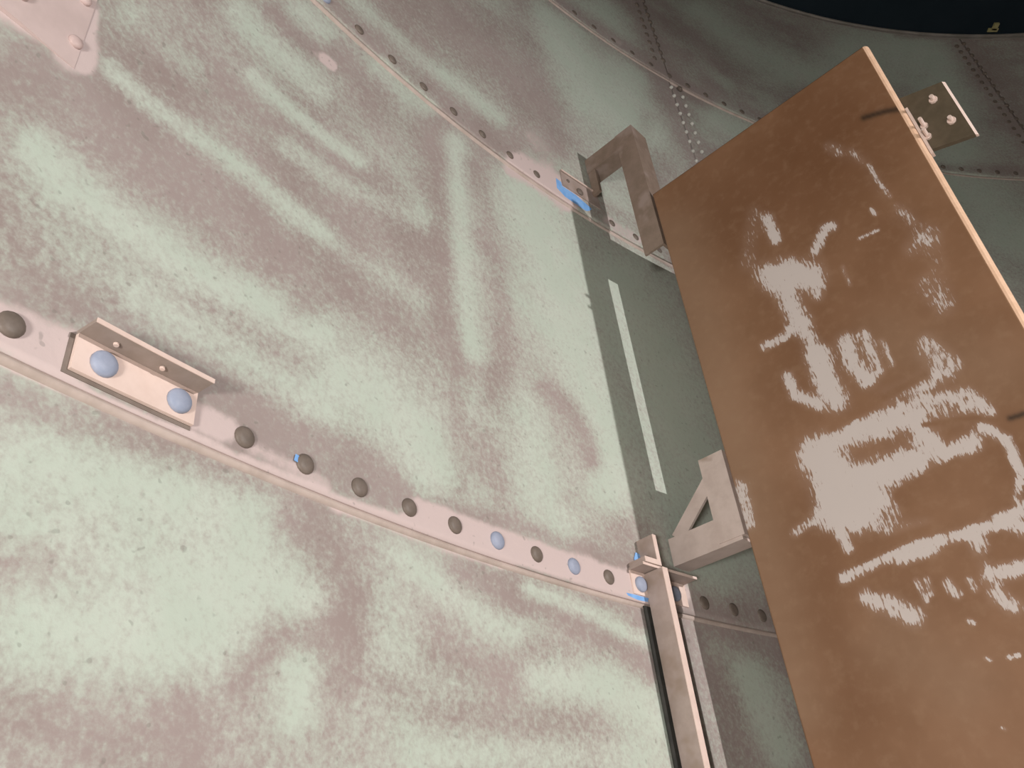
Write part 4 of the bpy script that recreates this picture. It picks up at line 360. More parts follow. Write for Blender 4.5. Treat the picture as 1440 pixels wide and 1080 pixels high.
('P', 0.95, (-1.27,10.04,18.8,-2.25,4.42, -1.13,10.08,18,-2.31,4.32, -0.99,10.12,17.2,-2.35,4.23, -0.85,10.17,16.4,-2.39,4.14, -0.64,10.29,15.4,-2.43,3.97, -0.42,10.42,14.3,-2.46,3.8, -0.45,10.71,14.1,-2.41,3.58, -0.47,11.01,13.8,-2.37,3.37, -0.40,10.72,13.9,-2.42,3.57, -0.33,10.43,14,-2.47,3.77, -0.26,10.15,14,-2.51,3.98)),
('P', 0.95, (-0.10,9.97,195,-36.5,58.4, -0.11,10.06,194,-36.3,57.3, -0.11,10.16,193,-36.1,56.1, -0.12,10.26,192,-35.9,55, -0.13,10.36,190,-35.7,53.9, -0.14,10.46,189,-35.5,52.8, -0.16,10.56,189,-35.3,51.9, -0.17,10.65,188,-35,50.9, -0.19,10.75,187,-34.8,49.9, -0.20,10.85,187,-34.6,49, -0.22,10.95,186,-34.4,48, -0.23,11.05,185,-34.1,47.1, -0.25,11.15,185,-33.9,46.2)),
('P', 1.00, (4.03,15.02,105,-38.2,36.1, 4.10,15.02,104,-38.1,36, 4.16,15.01,102,-38,36, 4.23,15.01,101,-37.8,36)),
('P', 0.35, (3.76,14.88,84.3,-30,28.2, 3.84,14.94,82.8,-29.7,28, 3.93,15.01,81.4,-29.4,27.7)),
('P', 0.20, (4.45,16.97,55.2,-20,16.8, 4.55,16.96,54.4,-19.9,16.8, 4.65,16.96,53.6,-19.8,16.8, 4.76,16.96,52.8,-19.7,16.8, 4.86,16.95,52,-19.6,16.8, 4.97,16.95,51.2,-19.5,16.9, 5.07,16.94,50.5,-19.4,16.9, 5.18,16.94,49.7,-19.3,16.9, 5.28,16.93,49,-19.2,16.9, 5.39,16.93,48.2,-19.1,16.9, 5.50,16.92,47.5,-19,16.9, 5.61,16.91,46.8,-18.9,16.9, 5.72,16.90,46.1,-18.8,16.9, 5.83,16.90,45.5,-18.7,16.9, 5.94,16.90,44.8,-18.6,16.9, 6.05,16.90,44.1,-18.5,16.9, 6.16,16.90,43.5,-18.4,16.9, 6.27,16.90,42.8,-18.3,16.9, 6.38,16.89,42.2,-18.2,16.9, 6.50,16.89,41.6,-18.1,16.9, 6.61,16.89,41,-17.9,16.9, 6.72,16.88,40.4,-17.8,16.9, 6.84,16.88,39.8,-17.7,16.9, 6.95,16.87,39.2,-17.6,16.9, 7.07,16.86,38.6,-17.5,16.9, 7.20,16.88,38,-17.4,16.8, 7.33,16.89,37.4,-17.2,16.8, 7.46,16.90,36.8,-17.1,16.7, 7.59,16.91,36.2,-17,16.7, 7.72,16.92,35.6,-16.8,16.7, 7.85,16.93,35,-16.7,16.6, 7.98,16.94,34.4,-16.6,16.6, 8.12,16.95,33.9,-16.4,16.6, 8.25,16.95,33.4,-16.3,16.5, 8.38,16.96,32.8,-16.2,16.5, 8.52,16.97,32.3,-16,16.5, 8.66,16.98,31.8,-15.9,16.4, 8.80,16.99,31.3,-15.8,16.4, 8.95,17.00,30.8,-15.6,16.4, 9.09,17.01,30.3,-15.5,16.3, 9.23,17.02,29.8,-15.4,16.3, 9.38,17.02,29.3,-15.2,16.3, 9.52,17.03,28.8,-15.1,16.2, 9.67,17.04,28.4,-15,16.2)),
('P', 0.50, (13.67,16.96,15.9,-9.81,12.7, 13.86,16.96,15.6,-9.72,12.6, 14.05,16.95,15.4,-9.63,12.6, 14.24,16.95,15.2,-9.54,12.6, 14.43,16.94,15,-9.46,12.6, 14.62,16.93,14.7,-9.37,12.6, 14.81,16.91,14.5,-9.29,12.6, 15.00,16.90,14.3,-9.21,12.5)),
]
BOARD_MARKS = [
('R', 0.90, (2.56,-2.95,50.6,7,26.6, 2.55,-3.10,51,6.99,27.1, 2.55,-3.25,51.4,6.97,27.6, 2.55,-3.40,51.8,6.95,28.1, 2.55,-3.55,52.2,6.92,28.6)),
('R', 1.00, (2.18,-4.44,10.6,1.44,6.35, 2.40,-4.52,11,1.39,6.48, 2.60,-4.61,11.3,1.34,6.61, 2.78,-4.79,11.6,1.28,6.82, 2.96,-4.98,12,1.22,7.04)),
('R', 0.80, (3.26,-4.41,75.3,7.38,41.5, 3.33,-4.34,75.6,7.3,41.3, 3.39,-4.27,75.9,7.22,41.1, 3.46,-4.20,76.2,7.14,40.9, 3.53,-4.13,76.5,7.06,40.6, 3.59,-4.06,76.8,6.97,40.4, 3.67,-4.08,77.6,6.82,40.6, 3.75,-4.10,78.4,6.67,40.9)),
('R', 0.90, (2.37,-4.92,17.4,2.14,10.6, 2.37,-5.09,17.6,2.12,10.9, 2.36,-5.25,17.8,2.1,11.1, 2.36,-5.42,17.9,2.08,11.3, 2.39,-5.65,18.2,2.04,11.7, 2.41,-5.88,18.5,1.99,12)),
('R', 0.60, (3.01,-5.06,60,5.89,35.2, 3.00,-5.17,60.3,5.85,35.7, 2.98,-5.28,60.5,5.82,36.2, 2.96,-5.40,60.8,5.78,36.7, 2.94,-5.51,61.1,5.75,37.2)),
('R', 0.70, (2.44,-5.96,33.2,3.49,21.7, 2.44,-6.09,33.5,3.45,22, 2.45,-6.22,33.8,3.4,22.4, 2.46,-6.35,34,3.35,22.8, 2.46,-6.48,34.3,3.29,23.2, 2.49,-6.62,34.8,3.21,23.7, 2.53,-6.76,35.2,3.12,24.2)),
('R', 0.80, (1.53,-6.01,87.7,12,61.3, 1.60,-6.01,88.4,11.9,61.5, 1.67,-6.01,89.2,11.8,61.8, 1.74,-6.02,89.9,11.6,62, 1.81,-6.02,90.7,11.5,62.2, 1.88,-6.02,91.5,11.4,62.4, 1.95,-6.02,92.3,11.2,62.6, 2.01,-6.00,92.9,11.1,62.7, 2.08,-5.98,93.5,11,62.7, 2.14,-5.96,94.1,10.9,62.7)),
('R', 1.00, (2.49,-6.88,15.7,1.38,10.9, 2.48,-7.05,15.8,1.34,11.2, 2.48,-7.22,16,1.31,11.4, 2.47,-7.38,16.2,1.27,11.7, 2.49,-7.55,16.4,1.22,12, 2.50,-7.72,16.6,1.17,12.2, 2.52,-7.88,16.8,1.12,12.5)),
('R', 0.90, (1.78,-6.96,57.8,6.47,42.5, 1.79,-7.08,58.2,6.38,43.2, 1.79,-7.19,58.7,6.3,43.9, 1.80,-7.31,59.1,6.21,44.5, 1.80,-7.42,59.5,6.11,45.2, 1.88,-7.50,60.4,5.93,45.9, 1.95,-7.59,61.3,5.75,46.6, 2.02,-7.67,62.2,5.56,47.4, 2.10,-7.75,63.1,5.36,48.1, 2.17,-7.84,64,5.16,48.8)),
('R', 0.90, (3.11,-6.87,28,1.83,18.6, 3.10,-7.03,28.3,1.77,19.1, 3.10,-7.19,28.6,1.7,19.5, 3.09,-7.35,28.9,1.63,19.9, 3.13,-7.50,29.3,1.53,20.4, 3.16,-7.64,29.7,1.42,20.8, 3.20,-7.79,30.2,1.31,21.3)),
('R', 0.75, (3.48,-6.88,71.2,3.67,46.2, 3.48,-6.98,71.7,3.55,46.8, 3.48,-7.09,72.2,3.43,47.5, 3.48,-7.20,72.8,3.3,48.3, 3.48,-7.30,73.3,3.17,49, 3.48,-7.40,73.8,3.03,49.7, 3.48,-7.52,74.3,2.89,50.5, 3.47,-7.63,74.9,2.74,51.3, 3.47,-7.74,75.4,2.59,52.1)),
('R', 0.60, (3.72,-7.20,244,8.82,159, 3.73,-7.27,245,8.54,160, 3.73,-7.33,246,8.25,162, 3.73,-7.39,247,7.97,163, 3.73,-7.45,248,7.67,165, 3.73,-7.51,249,7.38,166, 3.73,-7.57,250,7.07,168, 3.73,-7.63,251,6.77,169, 3.73,-7.69,252,6.46,171, 3.73,-7.75,253,6.14,172)),
('R', 0.55, (4.44,-7.61,48,0.0554,30.7, 4.49,-7.72,48.7,-0.151,31.3, 4.53,-7.84,49.4,-0.363,31.9, 4.58,-7.96,50.1,-0.582,32.6, 4.62,-8.07,50.9,-0.807,33.3, 4.66,-8.19,51.6,-1.03,34, 4.69,-8.30,52.4,-1.27,34.7)),
('R', 0.50, (4.42,-8.31,43,-0.61,29, 4.31,-8.32,42.3,-0.444,28.8, 4.20,-8.34,41.7,-0.282,28.7, 4.09,-8.36,41.1,-0.123,28.5, 3.97,-8.38,40.6,0.0326,28.4, 3.87,-8.36,40,0.197,28.1, 3.77,-8.35,39.3,0.358,27.8, 3.67,-8.33,38.8,0.516,27.6, 3.56,-8.32,38.2,0.669,27.3, 3.46,-8.31,37.6,0.819,27.1)),
('R', 0.62, (2.56,-8.64,57.6,2.73,45.4, 2.66,-8.65,58.4,2.54,45.7, 2.76,-8.65,59.2,2.36,46, 2.85,-8.65,59.9,2.17,46.3, 2.95,-8.65,60.7,1.97,46.6, 3.05,-8.66,61.5,1.77,46.9, 3.14,-8.66,62.4,1.57,47.2, 3.23,-8.66,63.2,1.36,47.5, 3.33,-8.67,64,1.15,47.9, 3.43,-8.68,64.9,0.91,48.3, 3.52,-8.69,65.9,0.664,48.7, 3.62,-8.70,66.8,0.411,49.1, 3.72,-8.71,67.8,0.154,49.5, 3.81,-8.72,68.7,-0.11,49.9, 3.91,-8.73,69.7,-0.379,50.3, 4.00,-8.74,70.7,-0.653,50.7, 4.09,-8.75,71.7,-0.934,51.2, 4.18,-8.78,72.7,-1.22,51.6, 4.26,-8.80,73.7,-1.5,52.1, 4.34,-8.82,74.7,-1.8,52.6, 4.42,-8.84,75.7,-2.1,53.1, 4.50,-8.86,76.7,-2.4,53.6, 4.58,-8.88,77.7,-2.72,54.1, 4.66,-8.91,78.8,-3.03,54.7, 4.69,-8.99,79.7,-3.34,55.5, 4.72,-9.08,80.6,-3.66,56.4, 4.75,-9.16,81.5,-3.99,57.3, 4.78,-9.25,82.5,-4.32,58.2, 4.81,-9.33,83.4,-4.66,59.1, 4.84,-9.41,84.4,-5,60.1)),
('R', 0.80, (1.74,-8.74,23.1,1.75,19.5, 1.89,-8.74,23.6,1.66,19.6, 2.04,-8.73,24,1.56,19.8, 2.18,-8.72,24.5,1.46,19.9, 2.32,-8.72,24.9,1.36,20.1, 2.47,-8.71,25.4,1.25,20.2, 2.62,-8.74,25.9,1.12,20.5, 2.76,-8.76,26.5,0.975,20.8, 2.91,-8.79,27.1,0.83,21.1, 3.05,-8.82,27.7,0.679,21.4, 3.19,-8.85,28.3,0.523,21.7, 3.32,-8.86,28.8,0.38,21.9, 3.45,-8.88,29.4,0.232,22.1, 3.58,-8.89,30,0.0804,22.4, 3.71,-8.91,30.5,-0.0759,22.6)),
('R', 1.10, (1.87,-8.95,5.96,0.392,5.05, 1.92,-9.24,6.12,0.344,5.28, 1.97,-9.53,6.28,0.293,5.52, 2.09,-9.69,6.46,0.241,5.7, 2.21,-9.85,6.64,0.186,5.89)),
('R', 1.10, (1.98,-9.69,11.8,0.491,10.5, 2.20,-9.68,12.2,0.407,10.7, 2.41,-9.68,12.5,0.319,10.8, 2.61,-9.68,12.9,0.227,11, 2.82,-9.68,13.3,0.131,11.1, 3.02,-9.69,13.7,0.0288,11.3, 3.21,-9.69,14.1,-0.0776,11.5, 3.41,-9.70,14.5,-0.189,11.6)),
('R', 1.10, (2.13,-10.26,12.6,0.233,11.6, 1.93,-10.15,12.1,0.361,11.2, 1.72,-10.05,11.7,0.48,10.9, 1.91,-9.97,12,0.43,10.9, 2.10,-9.89,12.2,0.378,10.9, 2.29,-9.82,12.5,0.324,10.9)),
('R', 1.00, (1.74,-10.31,118,3.77,112, 1.75,-10.38,119,3.5,113, 1.75,-10.45,120,3.24,115, 1.76,-10.52,120,2.96,116, 1.77,-10.58,121,2.68,117, 1.77,-10.65,122,2.4,118, 1.78,-10.72,122,2.11,119, 1.79,-10.78,123,1.82,121)),
('R', 0.60, (0.93,-10.12,80,5.51,79.2, 1.02,-10.10,80.8,5.35,79.5, 1.10,-10.08,81.6,5.18,79.7, 1.19,-10.07,82.5,5,79.9, 1.27,-10.05,83.3,4.83,80.2, 1.35,-10.04,84.2,4.65,80.4, 1.44,-10.02,85,4.46,80.7)),
('R', 1.00, (3.74,-9.33,36.4,-0.553,27.8, 3.78,-9.45,37,-0.749,28.4, 3.82,-9.58,37.5,-0.952,29, 3.86,-9.70,38.1,-1.16,29.7, 3.90,-9.81,38.7,-1.38,30.3, 4.03,-9.81,39.4,-1.58,30.6, 4.15,-9.80,40.2,-1.8,30.9, 4.28,-9.80,40.9,-2.01,31.2, 4.40,-9.79,41.6,-2.24,31.4)),
('R', 1.00, (4.65,-9.61,130,-7.54,95.4, 4.69,-9.67,132,-8.05,96.6, 4.73,-9.73,133,-8.57,97.9, 4.77,-9.79,135,-9.1,99.2, 4.80,-9.85,136,-9.64,100, 4.84,-9.91,138,-10.2,102, 4.88,-9.97,139,-10.7,103, 4.87,-10.04,140,-11.1,104, 4.87,-10.11,141,-11.5,105, 4.87,-10.18,141,-11.8,107, 4.86,-10.25,142,-12.2,108, 4.86,-10.32,143,-12.6,109, 4.86,-10.38,144,-13,110, 4.86,-10.45,145,-13.3,112, 4.85,-10.52,146,-13.7,113, 4.85,-10.59,146,-14.1,114, 4.81,-10.65,146,-14.2,115, 4.77,-10.71,146,-14.2,115, 4.73,-10.76,146,-14.3,116, 4.69,-10.82,146,-14.4,117, 4.65,-10.88,146,-14.4,118, 4.61,-10.94,146,-14.5,118)),
('R', 0.90, (2.77,-10.17,66.3,-0.202,57.7, 2.68,-10.18,65.5,0.00188,57.5, 2.58,-10.20,64.7,0.202,57.3, 2.49,-10.22,63.9,0.399,57)),
('R', 0.50, (2.74,-10.43,46.8,-0.481,41.7, 2.66,-10.47,46.4,-0.393,41.7, 2.58,-10.51,46,-0.306,41.7, 2.50,-10.54,45.6,-0.221,41.7)),
('R', 0.95, (1.54,-11.24,74.5,0.592,77, 1.63,-11.23,75.4,0.377,77.3, 1.72,-11.21,76.3,0.158,77.7, 1.81,-11.20,77.1,-0.0655,78, 1.89,-11.19,78,-0.293,78.4, 1.98,-11.18,78.9,-0.524,78.7, 2.06,-11.17,79.8,-0.759,79.1, 2.15,-11.16,80.8,-0.999,79.4, 2.24,-11.15,81.8,-1.28,79.9, 2.32,-11.15,82.8,-1.57,80.4, 2.41,-11.15,83.8,-1.86,80.9, 2.50,-11.14,84.9,-2.15,81.3, 2.59,-11.14,86,-2.45,81.8, 2.67,-11.13,87,-2.76,82.3, 2.76,-11.13,88.1,-3.07,82.8, 2.84,-11.13,89.2,-3.39,83.3, 2.93,-11.12,90.3,-3.72,83.8, 3.00,-11.13,91.4,-4.07,84.5, 3.08,-11.14,92.6,-4.43,85.1, 3.16,-11.15,93.8,-4.8,85.8, 3.24,-11.16,94.9,-5.18,86.4, 3.32,-11.17,96.1,-5.56,87.1, 3.39,-11.18,97.3,-5.94,87.8, 3.47,-11.19,98.5,-6.34,88.4, 3.54,-11.20,99.7,-6.74,89.1, 3.62,-11.20,101,-7.14,89.8, 3.69,-11.21,102,-7.52,90.4, 3.76,-11.21,103,-7.9,91, 3.83,-11.22,104,-8.29,91.6, 3.90,-11.22,106,-8.69,92.2, 3.97,-11.22,107,-9.09,92.8, 4.04,-11.23,108,-9.49,93.4, 4.11,-11.23,109,-9.9,94, 4.18,-11.23,110,-10.3,94.7, 4.25,-11.22,112,-10.7,95, 4.32,-11.20,113,-11,95.3, 4.39,-11.18,114,-11.3,95.6, 4.46,-11.16,115,-11.7,95.9, 4.53,-11.15,116,-12,96.3, 4.60,-11.13,117,-12.4,96.6, 4.67,-11.11,118,-12.8,96.9)),
('R', 0.80, (2.62,-11.26,58.5,-2.02,56, 2.72,-11.26,59.3,-2.28,56.5, 2.82,-11.27,60.2,-2.55,56.9, 2.92,-11.27,61.1,-2.82,57.4, 3.02,-11.27,62,-3.1,57.9, 3.11,-11.27,63,-3.39,58.3)),
('R', 0.80, (3.82,-11.28,50.3,-4.09,44.3, 3.81,-11.39,50.7,-4.32,45.1, 3.81,-11.50,51.2,-4.55,45.9, 3.80,-11.60,51.6,-4.79,46.7)),
('R', 0.85, (4.33,-11.18,46.6,-4.54,39.3, 4.40,-11.27,47.4,-4.9,40.1, 4.47,-11.35,48.3,-5.26,41, 4.53,-11.43,49.2,-5.64,41.8, 4.63,-11.40,49.8,-5.83,41.9, 4.72,-11.37,50.4,-6.03,42.1, 4.81,-11.34,51,-6.22,42.2, 4.91,-11.31,51.6,-6.42,42.4)),
('R', 0.75, (1.81,-11.67,45,-0.828,47.2, 1.90,-11.73,45.9,-1.13,48, 2.00,-11.79,46.8,-1.44,48.8, 2.10,-11.86,47.7,-1.77,49.7, 2.19,-11.92,48.6,-2.1,50.6, 2.25,-12.00,49.4,-2.42,51.5, 2.32,-12.08,50.2,-2.75,52.4, 2.38,-12.16,51.1,-3.09,53.4, 2.44,-12.24,51.9,-3.44,54.4)),
('R', 0.65, (2.69,-11.67,296,-15.6,291, 2.70,-11.71,297,-16.2,293, 2.70,-11.76,298,-16.8,295, 2.70,-11.80,299,-17.4,297, 2.70,-11.84,301,-18,300, 2.71,-11.88,302,-18.6,302, 2.71,-11.92,303,-19.2,304, 2.71,-11.97,304,-19.9,306, 2.71,-12.01,306,-20.5,308, 2.72,-12.05,307,-21.1,310)),
('R', 0.60, (2.85,-11.72,212,-12.9,207, 2.85,-11.77,212,-13.3,208, 2.84,-11.82,213,-13.7,210, 2.83,-11.87,214,-14.1,211, 2.83,-11.91,214,-14.5,213, 2.82,-11.96,215,-14.9,214)),
('R', 0.75, (3.14,-11.88,126,-9.87,122, 3.15,-11.93,127,-10.3,123, 3.17,-11.99,128,-10.7,125, 3.19,-12.04,129,-11.2,126, 3.21,-12.09,130,-11.6,127)),
('R', 0.60, (3.46,-11.93,237,-22,225, 3.47,-11.97,238,-22.6,227, 3.48,-12.01,239,-23.1,229, 3.48,-12.06,240,-23.7,230, 3.49,-12.10,241,-24.3,232)),
('R', 0.90, (3.79,-11.96,53.2,-5.68,49.6, 3.89,-11.97,54.2,-6.01,50.1, 3.99,-11.98,55.1,-6.36,50.7, 4.09,-11.99,56.1,-6.71,51.3, 4.19,-12.00,57,-7.06,51.8, 4.29,-12.01,58,-7.43,52.4, 4.39,-12.02,59,-7.81,53, 4.49,-12.02,60.1,-8.19,53.5, 4.59,-12.03,61.1,-8.59,54.1)),
('R', 0.60, (3.76,-12.23,92,-10.8,87.7, 3.79,-12.30,93,-11.2,88.9, 3.82,-12.36,94,-11.7,90.1, 3.85,-12.42,95,-12.2,91.3, 3.88,-12.48,96,-12.7,92.5)),
('R', 0.90, (3.22,-12.53,542,-59.1,549, 3.24,-12.55,544,-60.1,552, 3.25,-12.57,547,-61.1,554, 3.27,-12.59,549,-62.1,557)),
('R', 0.90, (3.24,-13.13,1.02e+03,-141,1.09e+03, 3.26,-13.15,1.03e+03,-143,1.09e+03, 3.27,-13.16,1.03e+03,-145,1.09e+03, 3.29,-13.18,1.04e+03,-147,1.1e+03)),
('R', 0.90, (3.55,-13.20,611,-93.4,637, 3.58,-13.21,614,-94.6,639, 3.61,-13.21,617,-95.8,641, 3.64,-13.21,620,-97,643, 3.66,-13.21,623,-98.2,645, 3.69,-13.21,626,-99.4,647)),
('R', 0.60, (3.06,-14.12,1.1e+03,-200,1.27e+03, 3.08,-14.13,1.11e+03,-202,1.28e+03, 3.09,-14.14,1.11e+03,-203,1.28e+03, 3.10,-14.15,1.11e+03,-205,1.29e+03)),
('R', 0.36, (4.36,-2.04,74.8,6.46,32.5, 4.41,-2.14,75.5,6.36,33, 4.45,-2.23,76.3,6.25,33.4, 4.49,-2.33,77.1,6.13,33.9)),
('R', 0.35, (4.73,-2.54,206,14.2,90.2, 4.75,-2.61,207,14.1,91, 4.76,-2.68,208,13.9,91.9, 4.78,-2.75,209,13.7,92.8, 4.80,-2.82,211,13.5,93.7, 4.81,-2.89,212,13.3,94.6, 4.83,-2.96,213,13.1,95.5)),
('R', 0.70, (4.91,-3.17,606,34.1,274, 4.92,-3.21,608,33.8,275, 4.92,-3.26,609,33.6,277, 4.92,-3.30,611,33.3,278, 4.92,-3.35,613,33.1,280, 4.92,-3.39,615,32.8,282, 4.92,-3.44,616,32.6,283, 4.92,-3.48,618,32.3,285, 4.92,-3.52,620,32.1,287, 4.93,-3.57,622,31.8,288, 4.93,-3.61,623,31.5,290, 4.93,-3.65,625,31.3,292, 4.93,-3.69,627,31,293, 4.94,-3.74,629,30.6,295, 4.94,-3.78,631,30.3,297, 4.95,-3.82,634,29.9,299, 4.95,-3.87,636,29.5,300, 4.96,-3.91,638,29.1,302, 4.97,-3.95,640,28.7,304, 4.97,-4.00,642,28.3,306, 4.98,-4.04,645,27.9,308, 4.98,-4.08,647,27.5,309, 4.99,-4.12,649,27.1,311, 5.00,-4.17,651,26.7,313, 5.00,-4.21,654,26.3,315)),
('R', 0.80, (4.58,-4.27,350,18.9,175, 4.59,-4.31,351,18.7,175, 4.59,-4.35,353,18.5,176, 4.60,-4.39,354,18.3,177)),
('R', 0.70, (4.13,-4.75,607,38.4,323, 4.16,-4.75,610,37.8,323, 4.19,-4.76,612,37.3,324, 4.22,-4.76,614,36.7,325, 4.25,-4.76,617,36.2,326, 4.28,-4.77,620,35.6,326, 4.31,-4.77,622,35.1,327, 4.34,-4.78,625,34.5,328, 4.38,-4.78,627,33.9,328, 4.41,-4.79,630,33.4,329, 4.44,-4.79,632,32.8,330, 4.47,-4.79,635,32.2,331, 4.50,-4.80,637,31.6,331, 4.53,-4.80,640,31,332)),
('R', 0.40, (5.03,-4.53,241,8.37,119, 5.05,-4.60,243,8.04,120, 5.07,-4.67,244,7.71,121, 5.08,-4.74,246,7.37,122, 5.10,-4.80,248,7.02,124, 5.12,-4.87,249,6.67,125, 5.13,-4.94,251,6.32,126, 5.15,-5.01,253,5.96,128, 5.16,-5.08,254,5.59,129)),
('R', 0.50, (3.62,-5.18,329,24.7,187, 3.62,-5.23,330,24.5,188, 3.61,-5.29,331,24.4,190, 3.61,-5.34,332,24.2,191, 3.61,-5.40,333,24,192, 3.61,-5.45,335,23.8,194, 3.61,-5.50,336,23.6,195, 3.61,-5.56,337,23.5,196, 3.61,-5.61,338,23.3,198, 3.61,-5.66,339,23.1,199)),
('R', 0.40, (4.83,-6.50,26.2,0.25,15.1, 4.86,-6.65,26.6,0.15,15.4, 4.88,-6.80,27,0.0472,15.8, 4.91,-6.95,27.4,-0.0597,16.2, 4.94,-7.10,27.8,-0.17,16.5)),
('R', 0.40, (4.89,-5.61,32.5,0.751,17.4, 5.00,-5.60,32.9,0.637,17.5, 5.11,-5.58,33.4,0.521,17.6, 5.22,-5.57,33.8,0.402,17.7, 5.33,-5.56,34.3,0.281,17.8)),
('R', 0.75, (0.10,-8.80,29.4,4.01,28, 0.10,-8.94,29.6,3.93,28.5, 0.10,-9.09,29.9,3.86,29.1, 0.10,-9.23,30.2,3.78,29.7, 0.08,-9.35,30.3,3.73,30.1, 0.06,-9.46,30.4,3.68,30.5, 0.04,-9.57,30.5,3.63,30.9)),
('R', 0.50, (2.82,-8.72,15,0.535,11.7, 3.00,-8.76,15.4,0.427,11.9, 3.19,-8.80,15.8,0.315,12.1, 3.36,-8.84,16.3,0.198,12.3, 3.54,-8.88,16.7,0.0757,12.5, 3.71,-8.92,17.2,-0.0517,12.8, 3.89,-8.95,17.7,-0.184,13, 4.05,-9.00,18.2,-0.324,13.2, 4.20,-9.05,18.6,-0.47,13.5, 4.36,-9.11,19.2,-0.622,13.8, 4.51,-9.16,19.7,-0.779,14, 4.66,-9.20,20.2,-0.942,14.3)),
('R', 0.45, (4.31,-7.84,30.7,0.0229,20.1, 4.36,-7.97,31.2,-0.127,20.6, 4.41,-8.10,31.7,-0.282,21.1, 4.46,-8.23,32.2,-0.442,21.6, 4.51,-8.36,32.8,-0.607,22.1, 4.37,-8.37,32.2,-0.446,21.9, 4.23,-8.39,31.6,-0.289,21.7, 4.10,-8.40,31,-0.136,21.6, 3.96,-8.42,30.5,0.0124,21.4)),
('R', 0.42, (3.74,-12.30,47,-5.58,45.1, 3.79,-12.36,47.7,-5.9,45.9, 3.84,-12.43,48.5,-6.23,46.6, 3.90,-12.49,49.2,-6.57,47.4, 3.95,-12.56,49.9,-6.91,48.2)),
('R', 0.42, (1.96,-11.87,26.3,-0.843,27.7, 2.05,-11.94,26.9,-1.05,28.3, 2.15,-12.02,27.4,-1.26,28.8, 2.25,-12.09,28,-1.48,29.4, 2.34,-12.17,28.6,-1.7,30, 2.44,-12.24,29.2,-1.93,30.6)),
('R', 0.22, (4.46,-2.25,25,2.03,10.9, 4.57,-2.44,25.6,1.94,11.3, 4.67,-2.62,26.2,1.84,11.6, 4.77,-2.80,26.8,1.74,11.9, 4.87,-2.97,27.4,1.64,12.2, 4.88,-3.18,27.7,1.59,12.6, 4.88,-3.39,28.1,1.54,12.9, 4.89,-3.59,28.5,1.48,13.3, 4.89,-3.79,28.8,1.43,13.6, 4.90,-3.99,29.2,1.36,14)),
('R', 0.28, (5.07,-4.76,19,0.574,9.46, 5.12,-5.00,19.4,0.479,9.81, 5.17,-5.24,19.9,0.379,10.2, 5.22,-5.48,20.3,0.273,10.6, 5.28,-5.71,20.8,0.161,10.9, 5.24,-5.93,21,0.112,11.3, 5.20,-6.15,21.2,0.0604,11.6, 5.16,-6.36,21.5,0.00591,11.9, 5.12,-6.58,21.7,-0.0515,12.3, 5.08,-6.79,21.9,-0.112,12.6, 5.04,-7.00,22.1,-0.175,13)),
('R', 0.40, (2.57,-10.71,46.6,-0.609,43, 2.67,-10.73,47.4,-0.832,43.4, 2.78,-10.74,48.2,-1.06,43.9, 2.88,-10.76,48.9,-1.29,44.3, 2.97,-10.78,49.7,-1.53,44.8, 3.07,-10.79,50.5,-1.77,45.2, 3.17,-10.81,51.3,-2.02,45.7)),
('R', 0.35, (2.30,-2.56,19.9,3,10.4, 2.22,-2.73,19.9,3.02,10.6, 2.14,-2.90,19.9,3.04,10.7, 2.06,-3.07,19.9,3.07,10.9, 1.99,-3.24,19.9,3.09,11.1, 1.91,-3.41,19.9,3.11,11.3, 1.83,-3.58,19.9,3.13,11.5, 1.76,-3.75,19.9,3.14,11.7)),
('N', 0.85, (2.27,-8.42,152,9.64,120, 2.33,-8.41,153,9.38,120, 2.40,-8.41,154,9.12,121, 2.46,-8.40,155,8.86,121, 2.52,-8.40,156,8.59,121, 2.58,-8.39,158,8.33,122, 2.64,-8.38,159,8.05,122, 2.70,-8.38,160,7.78,122, 2.76,-8.37,161,7.5,123, 2.82,-8.37,162,7.21,123, 2.88,-8.36,164,6.93,123, 2.94,-8.35,165,6.64,124, 3.00,-8.35,166,6.34,124, 3.06,-8.34,167,6.04,125, 3.11,-8.34,169,5.74,125, 3.17,-8.33,170,5.44,125, 3.23,-8.32,171,5.12,126, 3.29,-8.32,173,4.79,126, 3.35,-8.31,174,4.47,126, 3.41,-8.31,175,4.14,127, 3.47,-8.30,177,3.8,127, 3.53,-8.30,178,3.46,128, 3.59,-8.29,179,3.12,128, 3.64,-8.29,181,2.77,128, 3.70,-8.28,182,2.42,129, 3.76,-8.28,183,2.06,129, 3.82,-8.27,185,1.7,130, 3.88,-8.27,186,1.34,130, 3.93,-8.26,188,0.972,130, 3.99,-8.26,189,0.599,131, 4.05,-8.25,191,0.222,131, 4.10,-8.25,192,-0.159,132, 4.16,-8.24,193,-0.544,132)),
('N', 0.80, (2.92,-10.19,106,-1,91.5, 3.00,-10.17,107,-1.28,91.8, 3.07,-10.16,108,-1.56,92.2, 3.15,-10.15,109,-1.84,92.5, 3.22,-10.14,110,-2.13,92.8, 3.30,-10.13,111,-2.42,93.2, 3.37,-10.11,112,-2.72,93.5, 3.44,-10.10,113,-3.02,93.8, 3.51,-10.09,114,-3.31,94.2, 3.58,-10.08,116,-3.6,94.5, 3.64,-10.07,117,-3.89,94.8, 3.71,-10.06,118,-4.19,95.2, 3.77,-10.05,119,-4.48,95.5, 3.84,-10.04,120,-4.79,95.9, 3.90,-10.03,121,-5.1,96.2, 3.97,-10.02,122,-5.41,96.6, 4.03,-10.02,123,-5.72,96.9)),
